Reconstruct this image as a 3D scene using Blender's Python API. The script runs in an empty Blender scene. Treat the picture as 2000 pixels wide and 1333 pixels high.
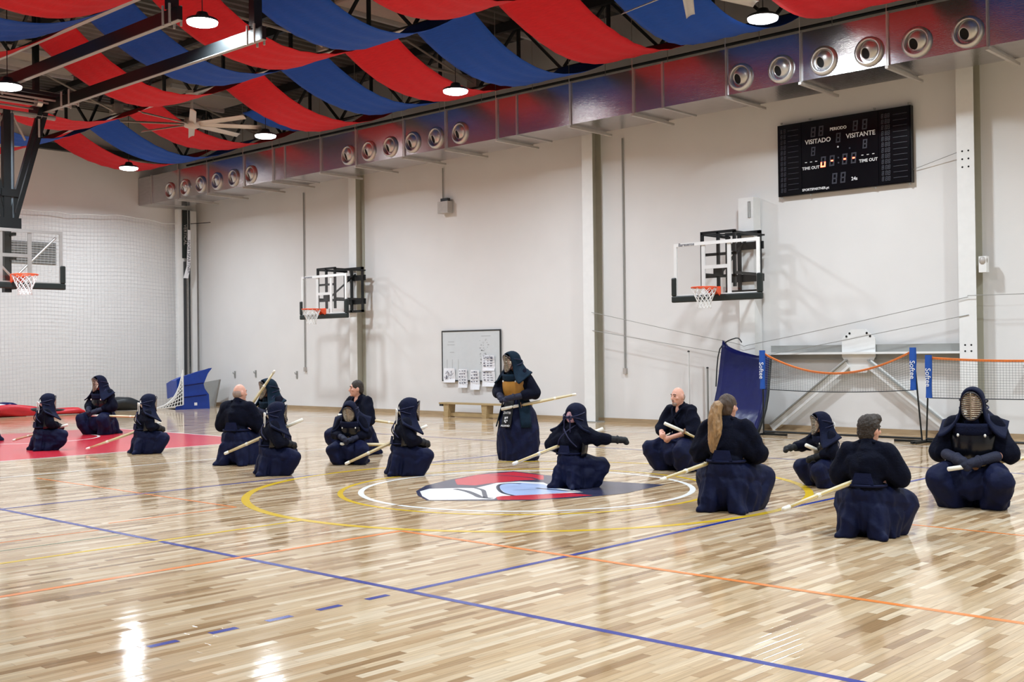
import bpy, math, random
import numpy as np
from mathutils import Vector, Matrix

random.seed(7)
rng = np.random.default_rng(7)
SC = bpy.context.scene
COL = SC.collection
PI = math.pi

# ------------------------------------------------------------------ camera
cam_d = bpy.data.cameras.new('camera')
cam = bpy.data.objects.new('camera', cam_d)
COL.objects.link(cam)
cam_d.sensor_width = 36.0
cam_d.lens = 2216.0 / 2000.0 * 36.0
cam_d.clip_end = 200
# right / up / back vectors of the camera, measured from the hall's own vanishing points
right = Vector((0.73307289, 0.68004949, -0.01169723)).normalized()
back = Vector((0.67998724, -0.7331653, -0.00927342)).normalized()
up = back.cross(right).normalized()
right = up.cross(back).normalized()
cam.matrix_world = Matrix(((right.x, up.x, back.x, 0), (right.y, up.y, back.y, 0), (right.z, up.z, back.z, 1.5), (0, 0, 0, 1)))
SC.camera = cam

# ------------------------------------------------------------------ world, exposure
W = bpy.data.worlds.new('world')
SC.world = W
W.use_nodes = True
W.node_tree.nodes['Background'].inputs[0].default_value = (0.6, 0.65, 0.7, 1)
W.node_tree.nodes['Background'].inputs[1].default_value = 0.25
SC.view_settings.view_transform = 'Standard'
SC.view_settings.look = 'None'
SC.view_settings.gamma = 1.0
SC.view_settings.exposure = 0.0
SC.view_settings.use_curve_mapping = False
LAMP_POWER = 240.0
LAMP_COLOR = (0.82, 0.925, 1.0)


# ------------------------------------------------------------------ materials
def S(r, g, b):
    def c(v):
        v /= 255.0
        return v / 12.92 if v <= 0.04045 else ((v + 0.055) / 1.055) ** 2.4
    return (c(r), c(g), c(b), 1.0)


def mat(name, col, rough=0.6, metal=0.0, noise=0.0, nscale=8.0, bump=0.0, bscale=40.0, emit=None, estr=0.0, spec=0.5, coat=0.0, trans=0.0, stretch=None, alpha=1.0):
    m = bpy.data.materials.new(name)
    m.use_nodes = True
    nt = m.node_tree
    b = nt.nodes['Principled BSDF']
    b.inputs['Base Color'].default_value = col
    b.inputs['Roughness'].default_value = rough
    b.inputs['Metallic'].default_value = metal
    b.inputs['Specular IOR Level'].default_value = spec
    b.inputs['Coat Weight'].default_value = coat
    b.inputs['Transmission Weight'].default_value = trans
    b.inputs['Alpha'].default_value = alpha
    tc = nt.nodes.new('ShaderNodeTexCoord')
    src = tc.outputs['Object']
    if stretch:
        mp = nt.nodes.new('ShaderNodeMapping')
        mp.inputs['Scale'].default_value = stretch
        nt.links.new(src, mp.inputs['Vector'])
        src = mp.outputs['Vector']
    if noise > 0:
        n = nt.nodes.new('ShaderNodeTexNoise')
        n.inputs['Scale'].default_value = nscale
        n.inputs['Detail'].default_value = 4
        nt.links.new(src, n.inputs['Vector'])
        mr = nt.nodes.new('ShaderNodeMapRange')
        mr.inputs['From Min'].default_value = 0.3
        mr.inputs['From Max'].default_value = 0.7
        mr.inputs['To Min'].default_value = 1 - noise
        mr.inputs['To Max'].default_value = 1 + noise
        nt.links.new(n.outputs['Fac'], mr.inputs['Value'])
        mx = nt.nodes.new('ShaderNodeVectorMath')
        mx.operation = 'SCALE'
        mx.inputs[0].default_value = col[:3]
        nt.links.new(mr.outputs['Result'], mx.inputs['Scale'])
        nt.links.new(mx.outputs['Vector'], b.inputs['Base Color'])
    if bump > 0:
        n2 = nt.nodes.new('ShaderNodeTexNoise')
        n2.inputs['Scale'].default_value = bscale
        n2.inputs['Detail'].default_value = 3
        nt.links.new(src, n2.inputs['Vector'])
        bp = nt.nodes.new('ShaderNodeBump')
        bp.inputs['Strength'].default_value = bump
        bp.inputs['Distance'].default_value = 0.02
        nt.links.new(n2.outputs['Fac'], bp.inputs['Height'])
        nt.links.new(bp.outputs['Normal'], b.inputs['Normal'])
    if emit:
        b.inputs['Emission Color'].default_value = emit
        b.inputs['Emission Strength'].default_value = estr
    return m


PLANK_W, PLANK_L = 0.056, 0.50


def floor_material():
    m = bpy.data.materials.new('sports_parquet')
    m.use_nodes = True
    nt = m.node_tree
    N, Lk = nt.nodes, nt.links
    b = N['Principled BSDF']
    geo = N.new('ShaderNodeNewGeometry')
    sep = N.new('ShaderNodeSeparateXYZ')
    Lk.new(geo.outputs['Position'], sep.inputs[0])

    def math_(op, a, bb=None):
        n = N.new('ShaderNodeMath')
        n.operation = op
        for i, v in enumerate((a, bb)):
            if v is None:
                continue
            if isinstance(v, (int, float)):
                n.inputs[i].default_value = v
            else:
                Lk.new(v, n.inputs[i])
        return n.outputs[0]
    xs = math_('DIVIDE', sep.outputs['X'], PLANK_W)
    row = math_('FLOOR', xs)
    off = math_('FRACT', math_('MULTIPLY', row, 0.618034))
    ys = math_('ADD', math_('DIVIDE', sep.outputs['Y'], PLANK_L), off)
    idx = math_('FLOOR', ys)
    cmb = N.new('ShaderNodeCombineXYZ')
    Lk.new(row, cmb.inputs[0])
    Lk.new(idx, cmb.inputs[1])
    wn = N.new('ShaderNodeTexWhiteNoise')
    wn.noise_dimensions = '2D'
    Lk.new(cmb.outputs[0], wn.inputs['Vector'])
    ramp = N.new('ShaderNodeValToRGB')
    cr = ramp.color_ramp
    cr.elements[0].position = 0.0
    cr.elements[0].color = S(146, 114, 80)
    cr.elements[1].position = 1.0
    cr.elements[1].color = S(220, 200, 172)
    for p, c in ((0.10, S(170, 138, 102)), (0.35, S(190, 161, 125)), (0.75, S(202, 176, 142))):
        e = cr.elements.new(p)
        e.color = c
    Lk.new(wn.outputs['Value'], ramp.inputs['Fac'])
    # grain along the boards
    mp = N.new('ShaderNodeMapping')
    mp.inputs['Scale'].default_value = (55, 2.5, 1)
    Lk.new(geo.outputs['Position'], mp.inputs['Vector'])
    addv = N.new('ShaderNodeVectorMath')
    addv.operation = 'ADD'
    Lk.new(mp.outputs[0], addv.inputs[0])
    Lk.new(wn.outputs['Color'], addv.inputs[1])
    gn = N.new('ShaderNodeTexNoise')
    gn.inputs['Scale'].default_value = 1.0
    gn.inputs['Detail'].default_value = 5
    Lk.new(addv.outputs[0], gn.inputs['Vector'])
    gr = N.new('ShaderNodeMapRange')
    gr.inputs['From Min'].default_value = 0.3
    gr.inputs['From Max'].default_value = 0.7
    gr.inputs['To Min'].default_value = 0.82
    gr.inputs['To Max'].default_value = 1.12
    Lk.new(gn.outputs['Fac'], gr.inputs['Value'])
    # joints
    fx = math_('FRACT', xs)
    ex = math_('MULTIPLY', math_('MINIMUM', fx, math_('SUBTRACT', 1.0, fx)), PLANK_W)
    fy = math_('FRACT', ys)
    ey = math_('MULTIPLY', math_('MINIMUM', fy, math_('SUBTRACT', 1.0, fy)), PLANK_L)
    e = math_('MINIMUM', ex, ey)
    jr = N.new('ShaderNodeMapRange')
    jr.inputs['From Min'].default_value = 0.0004
    jr.inputs['From Max'].default_value = 0.0014
    jr.inputs['To Min'].default_value = 0.55
    jr.inputs['To Max'].default_value = 1.0
    Lk.new(e, jr.inputs['Value'])
    k = math_('MULTIPLY', gr.outputs[0], jr.outputs[0])
    sc = N.new('ShaderNodeVectorMath')
    sc.operation = 'SCALE'
    Lk.new(ramp.outputs['Color'], sc.inputs[0])
    Lk.new(k, sc.inputs['Scale'])
    Lk.new(sc.outputs[0], b.inputs['Base Color'])
    rn = N.new('ShaderNodeTexNoise')
    rn.inputs['Scale'].default_value = 3.0
    Lk.new(geo.outputs['Position'], rn.inputs['Vector'])
    rr = N.new('ShaderNodeMapRange')
    rr.inputs['To Min'].default_value = 0.065
    rr.inputs['To Max'].default_value = 0.12
    Lk.new(rn.outputs['Fac'], rr.inputs['Value'])
    Lk.new(rr.outputs[0], b.inputs['Roughness'])
    b.inputs['Specular IOR Level'].default_value = 0.42
    bp = N.new('ShaderNodeBump')
    bp.inputs['Strength'].default_value = 0.06
    bp.inputs['Distance'].default_value = 0.004
    Lk.new(gn.outputs['Fac'], bp.inputs['Height'])
    # every board lies at a very slightly different tilt
    sub = N.new('ShaderNodeVectorMath')
    sub.operation = 'SUBTRACT'
    Lk.new(wn.outputs['Color'], sub.inputs[0])
    sub.inputs[1].default_value = (0.5, 0.5, 0.5)
    scl = N.new('ShaderNodeVectorMath')
    scl.operation = 'MULTIPLY'
    Lk.new(sub.outputs[0], scl.inputs[0])
    scl.inputs[1].default_value = (0.018, 0.010, 0.0)
    ad = N.new('ShaderNodeVectorMath')
    ad.operation = 'ADD'
    Lk.new(geo.outputs['Normal'], ad.inputs[0])
    Lk.new(scl.outputs[0], ad.inputs[1])
    nz = N.new('ShaderNodeVectorMath')
    nz.operation = 'NORMALIZE'
    Lk.new(ad.outputs[0], nz.inputs[0])
    Lk.new(nz.outputs[0], bp.inputs['Normal'])
    Lk.new(bp.outputs[0], b.inputs['Normal'])
    return m


M = {}
M['floor'] = floor_material()
M['wall'] = mat('wall_paint', S(226, 224, 222), 0.75, noise=0.02, nscale=1.2, bump=0.05, bscale=60)
M['deck'] = mat('roof_deck', S(112, 108, 104), 0.6, noise=0.12, nscale=3)
M['steel'] = mat('dark_steel', S(44, 48, 50), 0.5, metal=0.2, noise=0.1)
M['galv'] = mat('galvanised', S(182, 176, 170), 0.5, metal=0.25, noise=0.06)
M['mast_grey'] = mat('mast_grey', S(84, 92, 98), 0.35, metal=0.4, noise=0.05)
M['black'] = mat('black_metal', S(24, 27, 28), 0.38, metal=0.3, noise=0.08)
M['white_steel'] = mat('white_steel', S(232, 232, 230), 0.45, noise=0.02)
M['column_web'] = mat('column_web', S(176, 172, 156), 0.55, noise=0.03)
M['grey_steel'] = mat('grey_steel', S(150, 150, 146), 0.5, noise=0.04)
M['foil'] = mat('duct_foil', (0.55, 0.54, 0.56, 1), 0.2, metal=0.96, noise=0.06, nscale=5, bump=0.12, bscale=30, stretch=(1, 1, 4))
M['alu'] = mat('brushed_aluminium', S(200, 198, 195), 0.35, metal=0.8, noise=0.05)
M['hole'] = mat('dark_opening', S(10, 9, 9), 0.9, noise=0.1)
M['red_cloth'] = mat('red_drape_cloth', S(194, 4, 24), 0.9, noise=0.08, nscale=6, bump=0.25, bscale=9, stretch=(1, 5, 5))
M['blue_cloth'] = mat('blue_drape_cloth', S(0, 66, 158), 0.9, noise=0.08, nscale=6, bump=0.25, bscale=9, stretch=(1, 5, 5))
M['panel'] = mat('rooflight_panel', S(226, 214, 200), 0.6, noise=0.03)
M['lamp_body'] = mat('lamp_body', S(60, 62, 64), 0.4, metal=0.5, noise=0.05)
M['lamp_lens'] = mat('lamp_lens', (1, 1, 1, 1), 0.3, emit=(1, 0.99, 0.97, 1), estr=14.0, noise=0.001)
M['fan'] = mat('fan_blade', S(196, 188, 180), 0.45, metal=0.2, noise=0.03)
M['wood'] = mat('light_wood', S(172, 148, 106), 0.5, noise=0.12, nscale=5, stretch=(1, 8, 8))
M['base_wood'] = mat('skirting_wood', S(170, 146, 114), 0.5, noise=0.1, nscale=4, stretch=(1, 8, 8))
M['orange'] = mat('orange_rim', S(226, 84, 40), 0.4, noise=0.04)
M['white_cord'] = mat('white_cord', S(228, 228, 226), 0.8, noise=0.04)
M['pad'] = mat('black_padding', S(20, 30, 28), 0.5, noise=0.06)
M['net_grey'] = mat('net_twine', S(196, 196, 200), 0.8, noise=0.05)
M['net_dark'] = mat('dark_net_twine', S(96, 100, 98), 0.8, noise=0.05)
M['vinyl'] = mat('blue_vinyl', S(7, 16, 76), 0.32, noise=0.08, bump=0.3, bscale=6, spec=0.3)
M['vinyl2'] = mat('bright_blue_vinyl', S(10, 56, 150), 0.35, noise=0.1, bump=0.2, bscale=6)
M['vinyl_dark'] = mat('dark_vinyl', S(22, 28, 34), 0.5, noise=0.12, bump=0.3, bscale=5)
M['vinyl_red'] = mat('red_vinyl', S(196, 26, 40), 0.45, noise=0.1, bump=0.2, bscale=6)
M['green'] = mat('green_mat', S(20, 70, 50), 0.6, noise=0.08)
M['sleeve'] = mat('blue_sleeve', S(12, 74, 160), 0.6, noise=0.05)
M['tape'] = mat('orange_tape', S(236, 130, 60), 0.6, noise=0.05)
M['paper'] = mat('paper', S(236, 236, 240), 0.8, noise=0.02)
M['board'] = mat('whiteboard', S(206, 210, 212), 0.3, noise=0.02)
M['ink'] = mat('ink', S(80, 80, 95), 0.8, noise=0.05)
M['ink_faint'] = mat('faint_ink', S(168, 170, 172), 0.7, noise=0.05)
M['score_black'] = mat('scoreboard_face', S(8, 9, 14), 0.22, noise=0.05, spec=0.2)
M['score_white'] = mat('scoreboard_print', S(230, 230, 232), 0.5, noise=0.02)
M['score_dim'] = mat('unlit_segment', S(58, 60, 70), 0.4, noise=0.05)
M['score_red'] = mat('lit_segment', (0.9, 0.1, 0.05, 1), 0.4, emit=(1.0, 0.06, 0.03, 1), estr=14.0, noise=0.001)
M['glass'] = mat('backboard_glass', (0.98, 0.99, 0.99, 1), 0.02, trans=1.0, spec=0.5, noise=0.001)
M['glass'].node_tree.nodes['Principled BSDF'].inputs['IOR'].default_value = 1.02
_nt = M['glass'].node_tree
_tr = _nt.nodes.new('ShaderNodeBsdfTransparent')
_gl = _nt.nodes.new('ShaderNodeBsdfGlossy')
_gl.inputs['Roughness'].default_value = 0.03
_mx = _nt.nodes.new('ShaderNodeMixShader')
_mx.inputs['Fac'].default_value = 0.05
_nt.links.new(_tr.outputs[0], _mx.inputs[1])
_nt.links.new(_gl.outputs[0], _mx.inputs[2])
_nt.links.new(_mx.outputs[0], _nt.nodes['Material Output'].inputs['Surface'])
for n_, c_ in dict(white=S(238, 236, 232), blue=S(36, 54, 138), yellow=S(214, 176, 40), orange=S(226, 132, 66), red=S(196, 44, 58), navy=S(52, 54, 78), lightblue=S(172, 190, 226), dark=S(52, 60, 78), green=S(110, 132, 110), pale=S(214, 182, 132)).items():
    M['line_' + n_] = mat('court_paint_' + n_, c_, 0.2, noise=0.05, nscale=3)
# people
M['skin'] = mat('skin', S(214, 158, 136), 0.5, noise=0.05, nscale=14)
M['gi'] = mat('navy_jacket_cloth', S(4, 7, 25), 0.85, noise=0.2, nscale=20, bump=0.3, bscale=70, spec=0.14)
M['hakama'] = mat('navy_skirt_cloth', S(4, 12, 46), 0.7, noise=0.2, nscale=12, bump=0.2, bscale=30, spec=0.2)
M['men'] = mat('navy_padded_cotton', S(6, 13, 40), 0.8, noise=0.15, nscale=16, bump=0.35, bscale=90, spec=0.18)
M['men_teal'] = mat('faded_padded_cotton', S(8, 30, 46), 0.8, noise=0.15, nscale=16, bump=0.35, bscale=90, spec=0.18)
M['kote'] = mat('navy_glove', S(7, 13, 42), 0.75, noise=0.15, bump=0.3, bscale=50)
M['kote_black'] = mat('black_glove', S(16, 18, 24), 0.75, noise=0.15, bump=0.3, bscale=50)
M['do_black'] = mat('black_lacquer', S(10, 12, 20), 0.2, noise=0.1)
M['do_ochre'] = mat('ochre_lacquer', S(176, 124, 54), 0.35, noise=0.15)
M['grille'] = mat('steel_bars', S(168, 156, 140), 0.3, metal=0.9, noise=0.05)
M['rim_lacquer'] = mat('rim_lacquer', S(30, 16, 18), 0.4, noise=0.1)
M['tenugui'] = mat('white_headcloth', S(226, 222, 216), 0.85, noise=0.08)
M['tenugui_pink'] = mat('pink_headcloth', S(206, 160, 170), 0.85, noise=0.35, nscale=30)
M['cord_navy'] = mat('navy_cord', S(24, 26, 60), 0.8, noise=0.1)
M['bamboo'] = mat('bamboo', S(212, 196, 160), 0.5, noise=0.1, nscale=8)
M['leather'] = mat('white_leather', S(228, 222, 208), 0.6, noise=0.05)
M['brown_leather'] = mat('brown_tsuba', S(120, 84, 56), 0.6, noise=0.1)
M['hair_dark'] = mat('dark_grey_hair', S(46, 35, 27), 0.7, noise=0.3, nscale=40, bump=0.6, bscale=80)
M['hair_brown'] = mat('brown_hair', S(66, 47, 32), 0.6, noise=0.35, nscale=30, bump=0.6, bscale=60, stretch=(1, 1, 0.2))
M['hair_blond'] = mat('blond_lengths', S(150, 116, 78), 0.5, noise=0.4, nscale=34, bump=0.6, bscale=60, stretch=(1, 1, 0.25))
M['hair_grey'] = mat('grey_stubble', S(150, 128, 116), 0.7, noise=0.2, nscale=60)
M['eye'] = mat('eye', S(30, 24, 22), 0.3, noise=0.1)
M['lip'] = mat('lips', S(168, 98, 88), 0.6, noise=0.1)


# ------------------------------------------------------------------ mesh helpers
class MB:
    def __init__(self):
        self.v, self.f = [], []

    def add(self, vs, fs):
        o = len(self.v)
        self.v.extend([tuple(map(float, p)) for p in vs])
        self.f.extend([tuple(i + o for i in f) for f in fs])
        return self

    def box(self, a, b):
        (x0, y0, z0), (x1, y1, z1) = a, b
        vs = [(x0, y0, z0), (x1, y0, z0), (x1, y1, z0), (x0, y1, z0), (x0, y0, z1), (x1, y0, z1), (x1, y1, z1), (x0, y1, z1)]
        return self.add(vs, [(0, 3, 2, 1), (4, 5, 6, 7), (0, 1, 5, 4), (1, 2, 6, 5), (2, 3, 7, 6), (3, 0, 4, 7)])

    def beam(self, p0, p1, w, h, ref=(0, 0, 1)):
        p0, p1 = Vector(p0), Vector(p1)
        d = (p1 - p0).normalized()
        r = Vector(ref)
        if abs(d.dot(r)) > 0.98:
            r = Vector((0, 1, 0))
        s = d.cross(r).normalized()
        u = s.cross(d).normalized()
        vs = []
        for p in (p0, p1):
            for a, b in ((-1, -1), (1, -1), (1, 1), (-1, 1)):
                vs.append(p + s * (a * w / 2) + u * (b * h / 2))
        return self.add(vs, [(0, 3, 2, 1), (4, 5, 6, 7), (0, 1, 5, 4), (1, 2, 6, 5), (2, 3, 7, 6), (3, 0, 4, 7)])

    def tube(self, pts, r, n=8, closed=False, cap=True):
        pts = [Vector(p) for p in pts]
        k = len(pts)
        rs = r if isinstance(r, (list, tuple)) else [r] * k
        vs, fs = [], []
        prev = None
        for i, p in enumerate(pts):
            if closed:
                d = (pts[(i + 1) % k] - pts[i - 1]).normalized()
            else:
                d = (pts[min(i + 1, k - 1)] - pts[max(i - 1, 0)]).normalized()
            if prev is None:
                a = Vector((0, 0, 1)) if abs(d.z) < 0.9 else Vector((1, 0, 0))
                s = d.cross(a).normalized()
            else:
                s = (prev - d * prev.dot(d)).normalized()
            prev = s
            u = d.cross(s)
            for j in range(n):
                t = 2 * PI * j / n
                vs.append(p + (s * math.cos(t) + u * math.sin(t)) * rs[i])
        m = k if closed else k - 1
        for i in range(m):
            for j in range(n):
                a, b = i * n + j, i * n + (j + 1) % n
                c, d2 = ((i + 1) % k) * n + (j + 1) % n, ((i + 1) % k) * n + j
                fs.append((a, b, c, d2))
        if cap and not closed:
            fs.append(tuple(range(n))[::-1])
            fs.append(tuple((k - 1) * n + j for j in range(n)))
        return self.add(vs, fs)

    def prism(self, poly, t0, t1, fn):
        """poly in 2D, extruded from t0 to t1; fn(u, v, t) -> xyz"""
        n = len(poly)
        vs = [fn(u, v, t0) for u, v in poly] + [fn(u, v, t1) for u, v in poly]
        fs = [tuple(range(n))[::-1], tuple(range(n, 2 * n))]
        for i in range(n):
            j = (i + 1) % n
            fs.append((i, j, n + j, n + i))
        return self.add(vs, fs)

    def revolve(self, prof, n, fn, cap=True):
        """prof [(r, t)], fn(x, y, t) -> xyz"""
        vs, fs = [], []
        k = len(prof)
        for r, t in prof:
            for j in range(n):
                a = 2 * PI * j / n
                vs.append(fn(r * math.cos(a), r * math.sin(a), t))
        for i in range(k - 1):
            for j in range(n):
                fs.append((i * n + j, i * n + (j + 1) % n, (i + 1) * n + (j + 1) % n, (i + 1) * n + j))
        if cap:
            fs.append(tuple(range(n))[::-1])
            fs.append(tuple((k - 1) * n + j for j in range(n)))
        return self.add(vs, fs)

    def sheet(self, g, thick=0.0):
        """g[i][j] -> Vector; closed slab when thick > 0"""
        a, b = len(g), len(g[0])
        vs, fs = [], []
        P = [[Vector(p) for p in r] for r in g]
        nr = [[None] * b for _ in range(a)]
        for i in range(a):
            for j in range(b):
                du = P[min(i + 1, a - 1)][j] - P[max(i - 1, 0)][j]
                dv = P[i][min(j + 1, b - 1)] - P[i][max(j - 1, 0)]
                nn = du.cross(dv)
                nr[i][j] = nn.normalized() if nn.length > 1e-9 else Vector((0, 0, 1))
        for i in range(a):
            for j in range(b):
                vs.append(P[i][j] + nr[i][j] * thick / 2)
        for i in range(a - 1):
            for j in range(b - 1):
                fs.append((i * b + j, (i + 1) * b + j, (i + 1) * b + j + 1, i * b + j + 1))
        if thick > 0:
            o = len(vs)
            for i in range(a):
                for j in range(b):
                    vs.append(P[i][j] - nr[i][j] * thick / 2)
            for i in range(a - 1):
                for j in range(b - 1):
                    fs.append((o + i * b + j, o + i * b + j + 1, o + (i + 1) * b + j + 1, o + (i + 1) * b + j))
            for i in range(a - 1):
                for j in (0, b - 1):
                    q = (i * b + j, (i + 1) * b + j, o + (i + 1) * b + j, o + i * b + j)
                    fs.append(q if j else q[::-1])
            for j in range(b - 1):
                for i in (0, a - 1):
                    q = (i * b + j, i * b + j + 1, o + i * b + j + 1, o + i * b + j)
                    fs.append(q[::-1] if i else q)
        return self.add(vs, fs)

    def ell(self, c, r, n=14, R=None):
        vs, fs = [], []
        rings = max(6, n // 2 + 1)
        for i in range(1, rings):
            ph = PI * i / rings
            for j in range(n):
                th = 2 * PI * j / n
                p = Vector((r[0] * math.sin(ph) * math.cos(th), r[1] * math.sin(ph) * math.sin(th), r[2] * math.cos(ph)))
                vs.append(p)
        k = len(vs)
        vs += [Vector((0, 0, r[2])), Vector((0, 0, -r[2]))]
        if R is not None:
            vs = [R @ p for p in vs]
        vs = [p + Vector(c) for p in vs]
        for i in range(rings - 2):
            for j in range(n):
                fs.append((i * n + j, (i + 1) * n + j, (i + 1) * n + (j + 1) % n, i * n + (j + 1) % n))
        for j in range(n):
            fs.append((k, j, (j + 1) % n))
            fs.append((k + 1, (rings - 2) * n + (j + 1) % n, (rings - 2) * n + j))
        return self.add(vs, fs)

    def cap(self, p0, p1, r0, r1, n=12):
        """tapered capsule"""
        p0, p1 = Vector(p0), Vector(p1)
        d = p1 - p0
        L = d.length
        if L < 1e-5:
            return self.ell(p0, (r0, r0, r0), n)
        d /= L
        pts, rs = [], []
        for a in (-0.98, -0.8, -0.45, 0.0):
            pts.append(p0 + d * (a * r0))
            rs.append(r0 * math.sqrt(max(0.02, 1 - a * a)))
        for a in (0.33, 0.66):
            pts.append(p0 + d * (L * a))
            rs.append(r0 + (r1 - r0) * a)
        for a in (0.0, 0.45, 0.8, 0.98):
            pts.append(p1 + d * (a * r1))
            rs.append(r1 * math.sqrt(max(0.02, 1 - a * a)))
        return self.tube(pts, rs, n)

    def mesh(self, name, smooth=False):
        me = bpy.data.meshes.new(name)
        me.from_pydata(self.v, [], self.f)
        me.validate()
        if smooth:
            me.polygons.foreach_set('use_smooth', [True] * len(me.polygons))
        me.update()
        return me

    def build(self, name, material, parent=None, smooth=False, **kw):
        return obj(name, self.mesh(name, smooth), material, parent, **kw)


def obj(name, me, material=None, parent=None, label=None, cat=None, group=None, kind=None):
    o = bpy.data.objects.new(name, me)
    COL.objects.link(o)
    if material is not None and me is not None and not me.materials:
        me.materials.append(material)
    if parent is not None:
        o.parent = parent
    if label:
        o['label'] = label
    if cat:
        o['category'] = cat
    if group:
        o['group'] = group
    if kind:
        o['kind'] = kind
    return o


def thing(name, label, cat, loc=(0, 0, 0), rz=0.0, group=None, kind=None):
    o = obj(name, None, None, None, label, cat, group, kind)
    o.location = loc
    o.rotation_euler = (0, 0, rz)
    o.empty_display_size = 0.1
    return o


def B(a, b):
    return MB().box(a, b)


def smooth_path(pts, n=6):
    P = [Vector(p) for p in pts]
    out = []
    for i in range(len(P) - 1):
        p0, p1, p2, p3 = P[max(i - 1, 0)], P[i], P[i + 1], P[min(i + 2, len(P) - 1)]
        for k in range(n):
            t = k / n
            out.append(0.5 * ((2 * p1) + (p2 - p0) * t + (2 * p0 - 5 * p1 + 4 * p2 - p3) * t * t + (3 * p1 - p0 - 3 * p2 + p3) * t ** 3))
    out.append(P[-1])
    return out


def text(body, size, loc, rot, material, parent, name='lettering', extrude=0.0015, offset=0.0, sx=1.0, label=None):
    cu = bpy.data.curves.new(name, 'FONT')
    cu.body = body
    cu.size = size
    cu.align_x = 'CENTER'
    cu.align_y = 'CENTER'
    cu.extrude = extrude
    cu.offset = offset
    cu.resolution_u = 3
    t = bpy.data.objects.new(name, cu)
    COL.objects.link(t)
    dg = bpy.context.evaluated_depsgraph_get()
    me = bpy.data.meshes.new_from_object(t.evaluated_get(dg))
    bpy.data.objects.remove(t)
    me.name = name
    o = obj(name, me, material, parent, label=label)
    me.materials.clear()
    me.materials.append(material)
    o.location = loc
    o.rotation_euler = rot
    o.scale = (sx, 1, 1)
    return o


# ================================================================== SETTING
XE, XR, YW, YN = -30.6, 14.0, 18.85, -6.0
ZD = 8.5   # roof deck
floor = B((XE - 0.2, YN - 0.2, -0.12), (XR + 0.2, YW + 0.2, 0.0)).build('floor', M['floor'], kind='structure', label='glossy light wooden sports hall floor', cat='floor')
B((XE - 0.2, YW, 0), (XR + 0.2, YW + 0.2, ZD)).build('wall_right', M['wall'], kind='structure', label='long white side wall of the hall', cat='wall')
B((XE - 0.2, YN, 0), (XE, YW, ZD)).build('wall_left', M['wall'], kind='structure', label='white end wall behind the protective net', cat='wall')
B((XR, YN, 0), (XR + 0.2, YW, ZD)).build('wall_back', M['wall'], kind='structure', label='white end wall behind the viewer', cat='wall')
B((XE - 0.2, YN - 0.2, 0), (XR + 0.2, YN, ZD)).build('wall_front', M['wall'], kind='structure', label='white side wall behind the viewer', cat='wall')

vw = thing('window_1', 'small grey louvred opening in the end wall behind the hanging hoop', 'window', (XE + 0.0, 13.7, 4.35), kind='structure')
B((0.0, -0.75, -0.30), (0.03, 0.75, 0.30)).build('recess', mat('vent_grey', S(120, 122, 122), 0.7, noise=0.05), vw)
for _k in range(9):
    B((0.03, -0.73, -0.28 + _k * 0.066), (0.06, 0.73, -0.255 + _k * 0.066)).build('louvre', M['grey_steel'], vw)

# corrugated roof deck, ribs running across the hall
mb = MB()
prof = []
x = XE - 0.2
while x < XR + 0.2:
    prof += [(x, 0.0), (x + 0.11, 0.0), (x + 0.15, 0.07), (x + 0.26, 0.07)]
    x += 0.30
vs, fs = [], []
for y in (YN - 0.2, YW + 0.2):
    for px, pz in prof:
        vs.append((px, y, ZD + pz))
k = len(prof)
for i in range(k - 1):
    fs.append((i, i + 1, k + i + 1, k + i))
mb.add(vs, fs)
mb.box((XE - 0.2, YN - 0.2, ZD + 0.12), (XR + 0.2, YW + 0.2, ZD + 0.2))
mb.build('ceiling', M['deck'], kind='structure', label='dark corrugated steel roof deck', cat='ceiling')

# wooden skirting
mb = MB()
mb.box((XE + 0.02, YW - 0.025, 0.0), (XR, YW, 0.085))
mb.box((XE + 0.02, YW - 0.05, 0.0), (XR, YW - 0.025, 0.03))
mb.build('baseboard_right', M['base_wood'], kind='structure', label='pale wooden skirting along the long wall', cat='baseboard')

# --- floor boards (the nearest ones as pieces)
def cam_project(p):
    q = Vector(p) - cam.matrix_world.translation
    d = -q.dot(back)
    return (1000 + 2216 * q.dot(right) / d, 666.5 - 2216 * q.dot(up) / d, d)


cands = []
for row in range(int(-9 / PLANK_W), int(-0.5 / PLANK_W)):
    off = (row * 0.618034) % 1.0
    for idx in range(int(1.0 / PLANK_L), int(9.0 / PLANK_L)):
        cx = (row + 0.5) * PLANK_W
        cy = (idx + 0.5 - off) * PLANK_L
        u, v, d = cam_project((cx, cy, 0))
        if d > 1 and -40 < u < 2040 and v < 1350:
            cands.append((d, cx, cy))
cands.sort()
hw, hl, h0 = PLANK_W / 2 - 0.0004, PLANK_L / 2 - 0.0004, 0.0006
pm = MB()
pm.add([(-hw, -hl, 0), (hw, -hl, 0), (hw, hl, 0), (-hw, hl, 0),
        (-hw + 0.001, -hl + 0.001, h0), (hw - 0.001, -hl + 0.001, h0), (hw - 0.001, hl - 0.001, h0), (-hw + 0.001, hl - 0.001, h0)],
       [(4, 5, 6, 7), (0, 1, 5, 4), (1, 2, 6, 5), (2, 3, 7, 6), (3, 0, 4, 7)])
plank_me = pm.mesh('plank')
plank_me.materials.append(M['floor'])
for d, cx, cy in cands[:300]:
    o = bpy.data.objects.new('plank', plank_me)
    COL.objects.link(o)
    o.location = (cx, cy, 0)
    o.parent = floor

# --- court markings, painted on the floor
ZL = 0.0010
CX, CY = -8.36, 9.22
layer = [0]


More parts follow.
